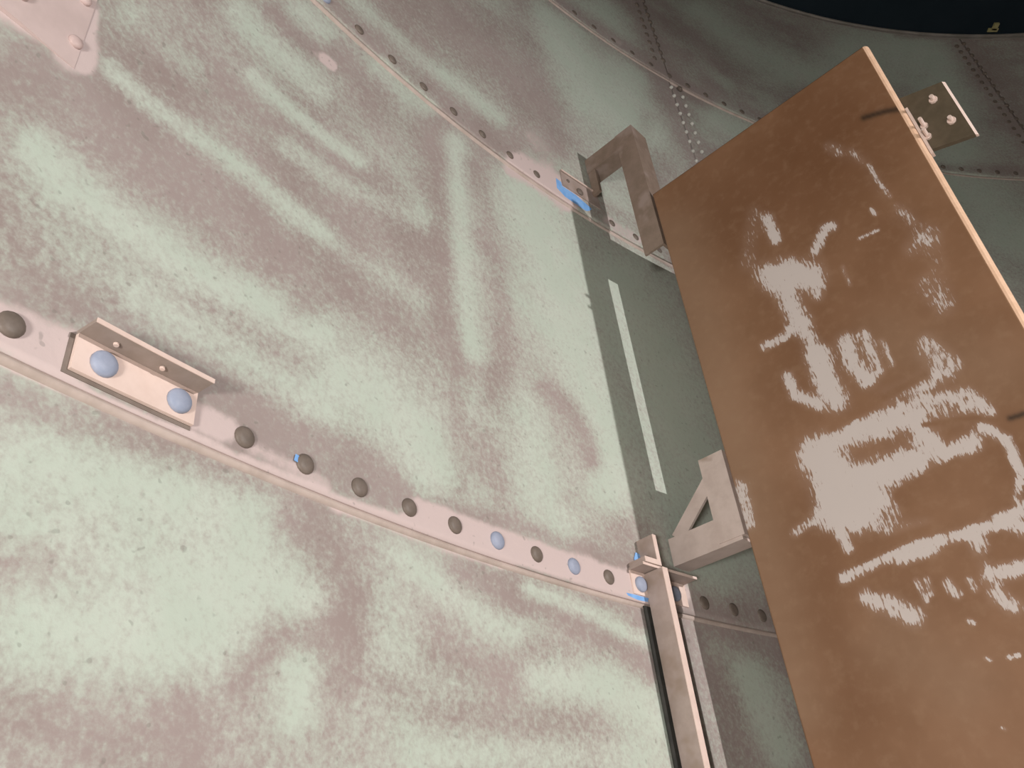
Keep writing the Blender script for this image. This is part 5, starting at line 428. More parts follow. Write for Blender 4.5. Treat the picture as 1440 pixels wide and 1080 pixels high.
('N', 0.90, (3.37,-10.44,18.5,-0.646,15.8, 3.54,-10.45,18.9,-0.787,16, 3.71,-10.45,19.4,-0.933,16.2, 3.87,-10.45,19.9,-1.08,16.4, 4.04,-10.46,20.4,-1.24,16.7, 4.15,-10.53,20.9,-1.41,17, 4.26,-10.60,21.4,-1.59,17.4, 4.36,-10.68,21.9,-1.77,17.7, 4.47,-10.75,22.4,-1.96,18.1)),
('N', 0.85, (1.73,-11.03,124,1.04,125, 1.80,-11.03,126,0.743,125, 1.87,-11.02,127,0.439,126, 1.93,-11.01,128,0.131,126, 2.00,-11.01,129,-0.183,127, 2.07,-11.00,130,-0.5,127, 2.14,-10.99,132,-0.822,128, 2.21,-10.99,133,-1.15,128, 2.28,-10.98,134,-1.48,129, 2.35,-10.97,135,-1.82,129, 2.41,-10.97,137,-2.16,130, 2.48,-10.96,138,-2.5,130, 2.55,-10.95,139,-2.85,131, 2.61,-10.95,141,-3.21,132, 2.68,-10.94,142,-3.57,132, 2.75,-10.93,143,-3.93,133, 2.81,-10.93,144,-4.3,133, 2.88,-10.92,146,-4.68,134, 2.94,-10.92,147,-5.09,134, 3.00,-10.93,149,-5.5,135, 3.06,-10.93,150,-5.92,136, 3.12,-10.93,151,-6.34,136, 3.18,-10.94,153,-6.77,137, 3.24,-10.94,154,-7.21,138, 3.30,-10.94,156,-7.65,139, 3.36,-10.94,157,-8.09,139, 3.42,-10.95,158,-8.55,140, 3.48,-10.95,160,-9,141, 3.54,-10.95,161,-9.47,141, 3.60,-10.95,163,-9.94,142, 3.66,-10.96,164,-10.4,143, 3.72,-10.96,166,-10.9,144, 3.77,-10.96,167,-11.4,144, 3.83,-10.96,169,-11.9,145, 3.89,-10.96,170,-12.3,146, 3.95,-10.96,172,-12.8,147, 4.01,-10.96,173,-13.3,147, 4.07,-10.96,175,-13.8,148, 4.12,-10.96,177,-14.3,149, 4.18,-10.96,178,-14.9,149, 4.24,-10.95,180,-15.4,150, 4.29,-10.95,181,-15.9,151, 4.35,-10.95,183,-16.5,152, 4.41,-10.95,184,-17,152, 4.46,-10.95,186,-17.5,153)),
('N', 0.70, (3.81,-9.14,444,-5.66,332, 3.85,-9.15,446,-6.42,334, 3.88,-9.16,449,-7.19,335, 3.92,-9.17,452,-7.96,337, 3.95,-9.19,454,-8.74,338, 3.99,-9.20,457,-9.52,340, 4.02,-9.21,460,-10.3,341, 4.06,-9.22,462,-11.1,342, 4.09,-9.23,465,-11.9,344, 4.12,-9.24,468,-12.7,345, 4.16,-9.25,470,-13.5,347, 4.19,-9.26,473,-14.4,348, 4.23,-9.27,476,-15.2,350, 4.26,-9.28,479,-16,351, 4.29,-9.29,481,-16.9,353, 4.33,-9.30,484,-17.7,354, 4.36,-9.31,487,-18.6,356, 4.39,-9.32,490,-19.5,357, 4.43,-9.33,492,-20.3,359, 4.46,-9.34,495,-21.2,360, 4.49,-9.35,498,-22.1,362, 4.52,-9.37,501,-23,363, 4.56,-9.38,504,-23.9,365, 4.59,-9.39,507,-24.8,366, 4.62,-9.41,510,-25.8,368, 4.65,-9.43,513,-26.8,370, 4.68,-9.45,516,-27.9,372, 4.70,-9.47,519,-28.9,375, 4.73,-9.49,522,-29.9,377, 4.76,-9.51,525,-31,379, 4.79,-9.53,528,-32,381, 4.82,-9.55,531,-33.1,383, 4.84,-9.57,534,-34.1,385, 4.87,-9.58,538,-35.2,387, 4.90,-9.60,541,-36.3,389, 4.93,-9.62,544,-37.4,391, 4.96,-9.64,547,-38.5,393)),
('N', 0.70, (2.00,-11.58,135,-2.99,139, 2.06,-11.57,136,-3.35,139, 2.13,-11.57,138,-3.71,140, 2.19,-11.56,139,-4.07,140, 2.26,-11.56,140,-4.44,141, 2.32,-11.56,141,-4.82,142, 2.39,-11.55,143,-5.2,142, 2.45,-11.55,144,-5.59,143, 2.52,-11.55,145,-5.98,144, 2.58,-11.54,147,-6.38,144, 2.64,-11.54,148,-6.78,145, 2.71,-11.54,150,-7.18,146, 2.77,-11.53,151,-7.6,146, 2.83,-11.53,152,-8.01,147, 2.89,-11.53,154,-8.44,147, 2.96,-11.54,155,-8.96,148, 3.02,-11.55,157,-9.49,149, 3.08,-11.56,159,-10,150, 3.14,-11.57,160,-10.6,151, 3.20,-11.58,162,-11.1,152, 3.26,-11.59,163,-11.7,153, 3.32,-11.60,165,-12.2,155, 3.38,-11.61,167,-12.8,156, 3.44,-11.62,168,-13.4,157, 3.50,-11.63,170,-14,158, 3.56,-11.64,172,-14.6,159, 3.62,-11.64,174,-15.2,160, 3.68,-11.65,175,-15.8,161, 3.73,-11.66,177,-16.4,162, 3.79,-11.67,179,-17,163, 3.85,-11.67,180,-17.6,164, 3.90,-11.68,182,-18.2,165, 3.96,-11.69,184,-18.8,166, 4.02,-11.70,186,-19.5,167, 4.07,-11.70,188,-20.1,168, 4.13,-11.71,189,-20.8,169, 4.18,-11.72,191,-21.4,170, 4.24,-11.73,193,-22.1,171, 4.29,-11.73,195,-22.8,172, 4.35,-11.74,197,-23.5,173, 4.40,-11.75,199,-24.2,174)),
('F', 0.90, (6.04,-2.34,370,10.3,147, 6.00,-2.32,368,10.8,146, 5.96,-2.29,366,11.3,145, 5.93,-2.27,364,11.8,145, 5.89,-2.24,362,12.2,144, 5.86,-2.22,360,12.7,143, 5.82,-2.20,358,13.1,142, 5.78,-2.17,356,13.6,142, 5.74,-2.15,353,14,141, 5.71,-2.12,351,14.5,140, 5.67,-2.10,349,14.9,140, 5.63,-2.08,347,15.3,139, 5.59,-2.06,345,15.8,138, 5.55,-2.04,343,16.2,138, 5.51,-2.02,341,16.7,137, 5.46,-2.00,339,17.1,136, 5.42,-1.98,337,17.5,136, 5.38,-1.97,335,17.9,135, 5.34,-1.95,333,18.4,135, 5.30,-1.93,331,18.8,134, 5.25,-1.91,329,19.2,133)),
('F', 0.90, (5.34,-9.67,582,-50,409, 5.31,-9.67,579,-49.1,407, 5.28,-9.66,576,-48.1,406, 5.25,-9.66,573,-47.2,405, 5.22,-9.66,571,-46.2,404, 5.19,-9.66,568,-45.3,402, 5.16,-9.65,565,-44.4,401, 5.13,-9.65,562,-43.5,400, 5.10,-9.65,560,-42.6,399, 5.07,-9.64,557,-41.7,397)),
('T', 0.70, (0.30,-1.73,1.9,0.424,1.08, 0.30,-2.46,1.97,0.429,1.17, 0.30,-3.17,2.03,0.432,1.27, 0.30,-3.85,2.09,0.433,1.37, 0.30,-4.50,2.16,0.432,1.48, 0.28,-5.09,2.22,0.43,1.59, 0.27,-5.66,2.28,0.427,1.7, 0.26,-6.21,2.34,0.421,1.82, 0.25,-6.74,2.4,0.413,1.94, 0.24,-7.26,2.47,0.403,2.07, 0.23,-7.76,2.53,0.391,2.21, 0.22,-8.27,2.6,0.374,2.36, 0.22,-8.77,2.68,0.355,2.52, 0.21,-9.25,2.76,0.333,2.69, 0.21,-9.72,2.83,0.307,2.87, 0.20,-10.17,2.91,0.278,3.05, 0.20,-10.61,3,0.245,3.25, 0.17,-11.00,3.06,0.213,3.43, 0.13,-11.38,3.13,0.179,3.62, 0.10,-11.76,3.2,0.141,3.82, 0.07,-12.13,3.27,0.0991,4.03, 0.04,-12.48,3.34,0.0539,4.24, 0.01,-12.83,3.42,0.00501,4.46, -0.02,-13.17,3.5,-0.0479,4.69)),
('T', 0.50, (3.84,-7.27,2.49,0.0758,1.62, 4.11,-7.55,2.63,0.0388,1.71, 4.37,-7.81,2.78,-0.00186,1.81, 4.62,-8.07,2.93,-0.0465,1.92, 4.93,-8.41,3.14,-0.112,2.06, 5.22,-8.73,3.37,-0.185,2.22)),
('T', 0.50, (1.92,-12.47,2.82,-0.159,3.12, 2.21,-12.79,3.03,-0.248,3.37, 2.48,-13.09,3.25,-0.346,3.63, 2.74,-13.38,3.49,-0.456,3.9)),
('D', 1.00, (1.61,-2.25,0.635,0.112,0.341, 2.39,-2.27,0.691,0.104,0.351, 3.13,-2.28,0.75,0.0939,0.362, 3.69,-2.04,0.789,0.0857,0.36, 4.24,-1.81,0.828,0.0767,0.358, 4.78,-1.57,0.869,0.0669,0.356)),
('D', 0.50, (1.69,-9.71,3.44,0.179,3.13, 1.48,-10.00,3.42,0.176,3.22, 1.28,-10.28,3.39,0.172,3.32, 1.08,-10.56,3.36,0.166,3.41, 0.87,-10.84,3.34,0.159,3.51, 0.90,-11.20,3.44,0.118,3.71, 0.93,-11.54,3.54,0.072,3.91, 0.96,-11.88,3.64,0.0226,4.12, 0.98,-12.20,3.75,-0.031,4.34, 0.98,-12.51,3.84,-0.0824,4.56, 0.97,-12.81,3.93,-0.138,4.78, 0.97,-13.11,4.02,-0.196,5.01, 0.96,-13.40,4.12,-0.259,5.25)),
('D', 0.50, (4.54,-4.96,3.64,0.166,1.91, 4.27,-5.30,3.6,0.18,1.97, 4.00,-5.64,3.55,0.194,2.03, 3.72,-5.98,3.51,0.206,2.09, 3.45,-6.32,3.46,0.217,2.16, 3.08,-6.52,3.35,0.244,2.17, 2.69,-6.73,3.23,0.268,2.19, 2.31,-6.94,3.12,0.291,2.2, 1.92,-7.15,3.01,0.311,2.22, 1.53,-7.36,2.9,0.331,2.24)),
]

def smooth_noise(x, y, seed):
    rs = np.random.RandomState(seed)
    tab = rs.rand(64, 64)
    xi, yi = np.floor(x).astype(int), np.floor(y).astype(int)
    fx, fy = x - xi, y - yi
    fx, fy = fx * fx * (3 - 2 * fx), fy * fy * (3 - 2 * fy)
    g = lambda i, j: tab[i % 64, j % 64]
    return (g(xi, yi) * (1 - fx) + g(xi + 1, yi) * fx) * (1 - fy) + (g(xi, yi + 1) * (1 - fx) + g(xi + 1, yi + 1) * fx) * fy
def splat(x, y, strokes, kinds, base, targets, fall=0.85, power=1.1):
    out = base
    for kind, strength, pts in strokes:
        if kind not in kinds: continue
        a = np.asarray(pts).reshape(-1, 5)
        w = np.zeros_like(x)
        for u0, z0, q11, q12, q22 in a:
            ru, rz = 2.6 / math.sqrt(max(q11 - q12 * q12 / q22, 1e-9)), 2.6 / math.sqrt(max(q22 - q12 * q12 / q11, 1e-9))
            sel = (np.abs(x - u0) < ru) & (np.abs(y - z0) < rz)
            if not sel.any(): continue
            du, dz = x[sel] - u0, y[sel] - z0
            d2 = q11 * du * du + 2 * q12 * du * dz + q22 * dz * dz
            w[sel] = np.maximum(w[sel], np.exp(-fall * d2 ** power))
        t = targets[kind]
        out = out + (t - out) * np.clip(w * strength, 0, 1)
    return out
def wall_fields(u, z):
    base = 0.25 + 0.40 * smooth_noise(u * 0.35 + 3, z * 0.75, 1) + 0.32 * smooth_noise(u * 0.9, z * 1.7 + 5, 2)
    for s in (SEAM_A - (SEAM_B - SEAM_A), SEAM_A, SEAM_B, SEAM_C):
        base = base + 0.25 * np.exp(-((z - s) / 0.55) ** 2)
    stain = splat(u, z, STAINS, 'MG', base, {'M': 0.95, 'G': 0.02})
    primer = splat(u, z, STAINS, 'P', np.zeros_like(u), {'P': 1.0})
    return stain, primer

# ------------------------------------------------------------------ the setting: tank wall of lapped steel plates
wall = empty('wall_curved', W(6, 0, -EYE_Z), 'curved tank wall of lapped green and mauve painted steel plates', kind='structure')
PL_U0, PL_L = 19.55, 21.7
LAP = 0.34
def plate(u0, u1, z0, z1, step):
    nu, nz = max(2, int(round((u1 - u0) / step))), max(2, int(round((z1 - z0) / step)))
    us, zs = np.linspace(u0, u1, nu + 1), np.linspace(z0, z1, nz + 1)
    U, Z = np.meshgrid(us, zs)
    V = 0.075 * (1 - (Z - z0) / (z1 - z0)) + 0.035 * (U - u0) / (u1 - u0)
    st, pr = wall_fields(U.ravel(), Z.ravel())
    # front grid, then a rim going 0.06 back all round
    ph = PHI0 - U / RAD
    def pos(Vv):
        return np.stack([(RAD - Vv) * np.cos(ph) * PITCH, (RAD - Vv) * np.sin(ph) * PITCH, (Z + EYE_Z) * PITCH], -1).reshape(-1, 3)
    front = pos(V); n = front.shape[0]
    idx = np.arange(n).reshape(nz + 1, nu + 1)
    faces = np.stack([idx[:-1, :-1], idx[1:, :-1], idx[1:, 1:], idx[:-1, 1:]], -1).reshape(-1, 4)
    ring = np.concatenate([idx[0, :-1], idx[:-1, -1], idx[-1, :0:-1], idx[:0:-1, 0]])
    back = pos(V - 0.06)[ring]
    m = len(ring)
    bi = n + np.arange(m)
    rim = np.stack([ring, np.roll(ring, -1), np.roll(bi, -1), bi], -1)
    verts = np.concatenate([front, back]) - np.array(wall.location)
    fcs = np.concatenate([faces, rim])
    me = bpy.data.meshes.new('steel_plate')
    me.vertices.add(len(verts)); me.vertices.foreach_set('co', verts.ravel().astype(np.float32))
    me.loops.add(fcs.size); me.loops.foreach_set('vertex_index', fcs.ravel().astype(np.int32))
    me.polygons.add(len(fcs)); me.polygons.foreach_set('loop_start', np.arange(0, fcs.size, 4, dtype=np.int32))
    me.update(calc_edges=True)
    for nm, val in (('stain', st), ('primer', pr)):
        at = me.attributes.new(nm, 'FLOAT', 'POINT')
        at.data.foreach_set('value', np.concatenate([val, val[ring]]).astype(np.float32))
    sm = np.zeros(len(fcs), dtype=bool); sm[:len(faces)] = True
    me.polygons.foreach_set('use_smooth', sm)
    me.materials.append(MW)
    o = bpy.data.objects.new('steel_plate', me); C.objects.link(o); o.parent = wall
    return o
COURSES = [(-EYE_Z + 0.0, SEAM_A - (SEAM_B - SEAM_A), 0), (SEAM_A - (SEAM_B - SEAM_A), SEAM_A, 1), (SEAM_A, SEAM_B, 1), (SEAM_B, SEAM_C, 1), (SEAM_C, RIM, 1)]
NPL = 13
PLW = 2 * math.pi * RAD / NPL
first = True
seams_v = []
for ci, (z0, z1, vis) in enumerate(COURSES):
    top = z1 + (0.40 if ci < 4 else 0.0)
    bot = z0 - (LAP if ci > 0 else 0.0)
    for k in range(NPL):
        u0 = PL_U0 - PLW + k * PLW
        near = (k == 0 and ci >= 1) or (k == 1 and ci >= 2) or (k in (1, 2) and ci >= 3)
        step = 0.13 if (k == 0 and ci >= 1) else (0.16 if near else 0.9)
        plate(u0, u0 + PLW, bot, top, step)
    
# sealant bead under each lap
for s in (SEAM_A - (SEAM_B - SEAM_A), SEAM_A, SEAM_B, SEAM_C):
    vs, fs = [], []
    prof = [(0.0, -0.085), (0.018, -0.07), (0.026, -0.03), (0.024, 0.01), (0.0, 0.03)]
    n = 260
    for i in range(n):
        u = -20 + i * 2 * math.pi * RAD / n
        for v, z in prof: vs.append(W(u, v * 2.6 + 0.004, s - LAP - 0.012 + z))
    for i in range(n):
        for j in range(4):
            a, b = i * 5 + j, ((i + 1) % n) * 5 + j
            fs.append((a, b, b + 1, a + 1))
    mesh_obj('sealant_bead', vs, fs, M_SEAL, wall, smooth=True)

# ------------------------------------------------------------------ bolts
def dome_mesh(name, r, h, seg, mat, flat=0.55):
    prof = [(1.0, 0.0), (1.0, 0.38), (0.93, 0.62), (0.72, 0.86), (0.40, 0.97), (0.0, 1.0)]
    vs, fs = [], []
    for rr, hh in prof[:-1]:
        for k in range(seg):
            a = 2 * math.pi * k / seg
            vs.append((-h * hh, r * rr * math.cos(a), r * rr * math.sin(a)))
    vs.append((-h, 0, 0))
    m = len(prof) - 1
    for j in range(m - 1):
        for k in range(seg):
            fs.append((j * seg + k, j * seg + (k + 1) % seg, (j + 1) * seg + (k + 1) % seg, (j + 1) * seg + k))
    for k in range(seg): fs.append(((m - 1) * seg + k, (m - 1) * seg + (k + 1) % seg, len(vs) - 1))
    me = bpy.data.meshes.new(name); me.from_pydata(vs, [], fs)
    bm = bmesh.new(); bm.from_mesh(me); bmesh.ops.recalc_face_normals(bm, faces=bm.faces); bm.to_mesh(me); bm.free()
    for p in me.polygons: p.use_smooth = True
    me.materials.append(mat); return me
ME_BOLT = dome_mesh('bolt', 0.150 * PITCH, 0.07 * PITCH, 18, M_BOLT)
ME_CAP = dome_mesh('bolt_cap', 0.160 * PITCH, 0.085 * PITCH, 18, M_CAP)
ME_HOLE = dome_mesh('bolt', 0.06 * PITCH, 0.03 * PITCH, 10, M_BOLT)
ME_SMALL = dome_mesh('bolt', 0.125 * PITCH, 0.06 * PITCH, 12, M_BOLT)
def put_bolt(name, me, u, v, z, parent=None, label=None):
    o = bpy.data.objects.new(name, me); C.objects.link(o)
    parent = parent or wall
    o.parent = parent
    o.location = W(u, v, z) - Vector(parent.location)
    o.rotation_euler = (0, 0, PHI0 - u / RAD)
    if label: o['label'] = label
    return o
A_CAPS = (8, 10)
for k in range(-1, 20):
    u = 0.0 + k * 1.0
    if k in (1, 2, 12, 13): continue                       # these carry the angle brackets
    if k in A_CAPS: put_bolt('bolt_cap', ME_CAP, u, 0.075, SEAM_A, label='blue plastic bolt cap')
    else: put_bolt('bolt', ME_BOLT, u, 0.075, SEAM_A)
B_U0 = 3.876
for k in range(0, 17):
    u = B_U0 + k
    if k in (8, 9): continue
    if k == 0: put_bolt('bolt_cap', ME_CAP, u, 0.075, SEAM_B, label='blue plastic bolt cap')
    else: put_bolt('bolt', ME_SMALL, u, 0.075, SEAM_B)
for k in range(0, 18):
    put_bolt('bolt', ME_SMALL, 8.6 + k, 0.075, SEAM_C)
def bolt_field(name, spots, mat, r=0.12, h=0.10, seg=8):
    vs, fs = [], []
    for u, v, z in spots:
        ph = PHI0 - u / RAD
        c = W(u, v, z)
        ey, ez = Vector((-math.sin(ph), math.cos(ph), 0)), Vector((0, 0, 1))
        ex = Vector((-math.cos(ph), -math.sin(ph), 0))
        k0 = len(vs)
        for rr, hh in ((1, 0), (0.95, 0.6), (0.5, 1.0)):
            for i in range(seg):
                a = 2 * math.pi * i / seg
                vs.append(c + (ey * math.cos(a) + ez * math.sin(a)) * r * rr * PITCH + ex * h * hh * PITCH)
        for j in range(2):
            for i in range(seg):
                fs.append((k0 + j * seg + i, k0 + j * seg + (i + 1) % seg, k0 + (j + 1) * seg + (i + 1) % seg, k0 + (j + 1) * seg + i))
        fs.append(tuple(k0 + 2 * seg + i for i in range(seg)))
    o = mesh_obj(name, vs, fs, mat, wall, smooth=False)
    o['kind'] = 'stuff'
    return o
spots = []
circ = int(2 * math.pi * RAD)
for s, lo_u, hi_u in ((SEAM_A - (SEAM_B - SEAM_A), 0, 0), (SEAM_A, -1.5, 19.5), (SEAM_B, 3.4, 20.4), (SEAM_C, 8.1, 26.1)):
    for k in range(circ):
        u = -100.1 + k
        if lo_u <= u <= hi_u and lo_u != hi_u: continue
        spots.append((u, 0.075, s))
pale = []
for ci, (z0, z1, vis) in enumerate(COURSES):
    for k in range(NPL):
        u = PL_U0 - PLW + k * PLW
        du = (0.0, 0.0, 0.15, 0.25, -0.25)[ci]
        z = z0 + 0.7; r = 0
        while z < z1 - 0.5:
            for c in (0, 1):
                s = (u + du + (-0.32 if c == 0 else 0.22), 0.045, z + (0.0 if c == 0 else 0.27))
                if ci == 3 and k == 1 and s[2] < z1 - 0.6: pale.append(s)
                else: spots.append(s)
            z += 0.55
bolt_field('bolt_rows', spots, M_BOLT, 0.13)
o = bolt_field('pale_bolt_rows', pale, M_WHITECAP, 0.075)

# top curb angle, roof and floor
vs, fs = [], []
n = 240
prof = [(0.0, -0.22), (0.05, -0.22), (0.05, -0.02), (0.14, -0.02), (0.14, 0.06), (0.0, 0.06)]
for i in range(n):
    for v, z in prof: vs.append(W(i * 2 * math.pi * RAD / n, v, RIM + z))
m = len(prof)
for i in range(n):
    for j in range(m):
        a, b = i * m + j, ((i + 1) % n) * m + j
        a2, b2 = i * m + (j + 1) % m, ((i + 1) % n) * m + (j + 1) % m
        fs.append((a, b, b2, a2))
tr = mesh_obj('trim_1', vs, fs, mottled('curb_paint', (0.22, 0.20, 0.18), (0.30, 0.27, 0.25), 12, 0.6), None, W(30, 0, RIM))
tag(tr, 'steel curb angle around the top rim of the tank', kind='structure')
def disc(name, z, apex, mat, label, extra=0.0):
    n = 96
    vs = [W(i * 2 * math.pi * RAD / n, -extra, z) for i in range(n)]
    vs += [W(i * 2 * math.pi * RAD / n, RAD * 0.5, (z + apex) / 2) for i in range(n)] + [world(AX, AY, apex)]
    th = 0.3 * PITCH
    vs += [Vector(v) + Vector((0, 0, th if apex >= z and z > 0 else -th)) for v in vs]
    k = 2 * n + 1
    fs = []
    for b in (0, k):
        fs += [(b + i, b + (i + 1) % n, b + n + (i + 1) % n, b + n + i) for i in range(n)]
        fs += [(b + n + i, b + n + (i + 1) % n, b + 2 * n) for i in range(n)]
    fs += [(i, (i + 1) % n, k + (i + 1) % n, k + i) for i in range(n)]
    o = mesh_obj(name, vs, fs, mat, None, world(AX, AY, z))
    return tag(o, label, kind='structure')
disc('ceiling', RIM + 0.07, RIM + 6.0, M_ROOF, 'dark blue-black conical tank roof above the rim', 0.5)
disc('floor', -EYE_Z, -EYE_Z, M_FLOOR, 'grey tank floor', 0.5)

# pink patch plate bolted over the wall in the upper left corner
pp = empty('patch_plate', W(-1.5, 0, SEAM_A + 4.1), 'pale pink primed patch plate in the upper left corner of the photo', 'plate')
vs, fs = [], []
us = np.linspace(-4.0, -0.19, 16)
for u in us:
    vo = 0.056 + 0.05 * min(1.0, (-0.19 - u) / 0.8)
    for v, z in ((0.02, 4.10), (vo, 4.10), (vo, 8.0), (0.02, 8.0)): vs.append(W(u, v, SEAM_A + z))
for i in range(len(us) - 1):
    for j in range(4): fs.append((i * 4 + j, (i + 1) * 4 + j, (i + 1) * 4 + (j + 1) % 4, i * 4 + (j + 1) % 4))
fs += [(0, 1, 2, 3), tuple(len(vs) - 4 + j for j in (3, 2, 1, 0))]
mesh_obj('sheet', vs, fs, mottled('pink_primer', (0.53, 0.42, 0.40), (0.59, 0.47, 0.45), 20, 0.6), pp)
ME_PINKB = dome_mesh('painted_bolt', 0.10 * PITCH, 0.06 * PITCH, 14, mottled('pink_primer_bolt', (0.45, 0.34, 0.32), (0.55, 0.42, 0.40), 60, 0.5))
for u, z in ((-0.28, 4.55), (-0.35, 5.45), (-1.05, 4.55), (-1.0, 5.4), (-1.9, 4.55)):
    put_bolt('painted_bolt', ME_PINKB, u, 0.056 + 0.05 * min(1.0, (-0.19 - u) / 0.8), SEAM_A + z, pp)

# ------------------------------------------------------------------ angle foot bolted over two seam bolts
def foot(parent, u0, u1, zb, zt, leg_v, mat_fl, mat_leg, caps, vb=0.075, t=0.05, cap_label=True, skew=0.0):
    def bend(name, a0, a1, b0, b1, c0, c1, mat):
        n = 8; V, Fc = [], []
        for i in range(n + 1):
            u = a0 + (a1 - a0) * i / n
            for v, z in ((b0, c0), (b1, c0), (b1, c1), (b0, c1)): V.append(W(u, v, z))
        for i in range(n):
            for j in range(4): Fc.append((i * 4 + j, (i + 1) * 4 + j, (i + 1) * 4 + (j + 1) % 4, i * 4 + (j + 1) % 4))
        Fc += [(0, 1, 2, 3), tuple(n * 4 + j for j in (3, 2, 1, 0))]
        return mesh_obj(name, V, Fc, mat, parent)
    f = bend('flange', u0, u1, vb, vb + t, zb, zt, mat_fl)
    l = bend('outstanding_leg', u0 + skew, u1 + skew, vb, leg_v, zt, zt + t, mat_leg)
    bend('lit_toe', u0 + skew, u1 + skew, leg_v, leg_v + 0.012, zt - 0.004, zt + t, M_PALE)  # pale strip paints the light on the leg's outer edge
    if mat_fl is M_PALE:
        bend('shade_line', u0 - 0.06, u1, vb - 0.012, vb, zb - 0.055, zt, M_SHADE_LINE)  # dark pad paints the shadow line left of and below the flange
    for i, (u, z) in enumerate(caps):
        put_bolt('bolt_cap', ME_CAP, u, vb + t, z, parent, 'blue plastic bolt cap')
    return f, l

sp = empty('angle_bracket', W(1.45, 0.07, SEAM_A - 0.2), 'pale steel angle bracket with two blue bolt caps, standing alone on the lower seam', 'bracket', 'angle feet on the bolted seams')
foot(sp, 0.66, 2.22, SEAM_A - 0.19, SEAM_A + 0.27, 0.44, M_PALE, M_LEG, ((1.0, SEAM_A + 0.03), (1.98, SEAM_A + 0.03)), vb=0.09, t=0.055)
# holes in the leg carry short light plugs
for u in (1.02, 1.62):
    vs, fs = [], []
    for zz, r in ((SEAM_A + 0.262, 0.035), (SEAM_A + 0.235, 0.030)):
        for k in range(10):
            a = 2 * math.pi * k / 10
            vs.append(W(u + r * math.cos(a), 0.28 + r * math.sin(a), zz))
    fs = [tuple(range(10)), tuple(range(10, 20))] + [(k, (k + 1) % 10, 10 + (k + 1) % 10, 10 + k) for k in range(10)]
    mesh_obj('plug', vs, fs, M_PALE, sp)

# ------------------------------------------------------------------ brackets that carry the board
def angle_prof(a, b, t):            # L profile: leg a along x, leg b along y, thickness t
    return [(0, 0), (a, 0), (a, t), (t, t), (t, b), (0, b)]
def bracket(name, label, seam, foot_u, foot_z, arm_z, vert_z, brace, caps, flip):
    e = empty(name, W(foot_u[0], 0.07, seam + foot_z[0]), label, 'bracket')
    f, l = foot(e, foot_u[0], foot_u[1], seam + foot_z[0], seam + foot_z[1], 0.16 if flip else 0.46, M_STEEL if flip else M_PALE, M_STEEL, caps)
    # cleat: short angle on the leg with its lit end towards the middle of the tank
    if flip:
        vs, fs = box_fn(lambda a, b_, c: W(a, b_, c), 13.22, 13.32, 0.127, 0.40, seam + 0.70, arm_z[0] + 0.3)
        mesh_obj('cleat', vs, fs, M_ARM, e)
    cz0, cz1 = seam + foot_z[1] + 0.05, max(seam + foot_z[1] + 0.50, arm_z[0] + 0.35)
    uo = foot_u[0] + 0.04
    prof = [(0.0, 0.0), (0.50, 0.0), (0.50, cz1 - cz0), (0.39, cz1 - cz0), (0.39, 0.11), (0.0, 0.11)]
    vs, fs = prism(prof, lambda x, y: W(uo + x, 0.09, cz0 + y), lambda x, y: W(uo + x, 0.50, cz0 + y))
    if not flip:
        cl_ = mesh_obj('cleat', vs, fs, M_STEEL, e)
        vs, fs = prism(prof, lambda x, y: W(uo + x, 0.50, cz0 + y), lambda x, y: W(uo + x, 0.512, cz0 + y))
        mesh_obj('lit_end', vs, fs, M_PALE, e)  # pale slab paints lamp light onto the cleat's end
    # horizontal arm: angle, side flange in the plane of the board, bottom flange to the far side
    t = 0.07
    prof = [(0.0, 0.0), (0.55, 0.0), (0.55, t), (t, t), (t, arm_z[1] - arm_z[0]), (0.0, arm_z[1] - arm_z[0])]
    vs, fs = prism(prof, lambda x, y: B(-1.80, x, arm_z[0] + y), lambda x, y: B(-0.13, x, arm_z[0] + y))
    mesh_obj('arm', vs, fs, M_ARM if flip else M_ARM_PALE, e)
    # upright angle beside the board's edge
    prof = [(-0.65, 0.0), (-0.06, 0.0), (-0.06, 0.72), (-0.06 - t, 0.72), (-0.06 - t, t), (-0.65, t)]
    vs, fs = prism(prof, lambda x, y: B(x, y - 0.02, vert_z[0]), lambda x, y: B(x, y - 0.02, vert_z[1]))
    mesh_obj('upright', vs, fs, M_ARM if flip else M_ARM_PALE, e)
    if brace:
        (s0, z0), (s1, z1) = brace
        d = Vector((s1 - s0, z1 - z0)).normalized(); nrm = Vector((-d.y, d.x)) * 0.155
        q = [(s0 - nrm.x, z0 - nrm.y), (s1 - nrm.x, z1 - nrm.y), (s1 + nrm.x, z1 + nrm.y), (s0 + nrm.x, z0 + nrm.y)]
        vs, fs = prism(q, lambda s, z: B(s, 0.08, z), lambda s, z: B(s, 0.15, z))
        mesh_obj('diagonal_brace', vs, fs, M_ARM if flip else M_ARM_PALE, e)
    # bolts through the foot of the upright into the board's edge angle
    return e
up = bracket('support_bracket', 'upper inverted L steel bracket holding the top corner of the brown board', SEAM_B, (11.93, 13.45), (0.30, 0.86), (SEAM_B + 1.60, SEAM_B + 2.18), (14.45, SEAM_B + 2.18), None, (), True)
put_bolt('bolt', ME_SMALL, 12.62, 0.125, SEAM_B + 0.46, up)
put_bolt('bolt', ME_HOLE, 12.18, 0.125, SEAM_B + 0.62, up)
dn = bracket('support_bracket', 'lower steel bracket with a diagonal brace propping the brown board', SEAM_A, (11.68, 13.40), (-0.20, 0.28), (SEAM_A + 0.64, SEAM_A + 1.26), (SEAM_A + 0.72, SEAM_A + 2.66), ((-1.62, SEAM_A + 1.24), (-0.60, SEAM_A + 2.16)), ((11.925, SEAM_A + 0.02), (13.0, SEAM_A + 0.02)), False)

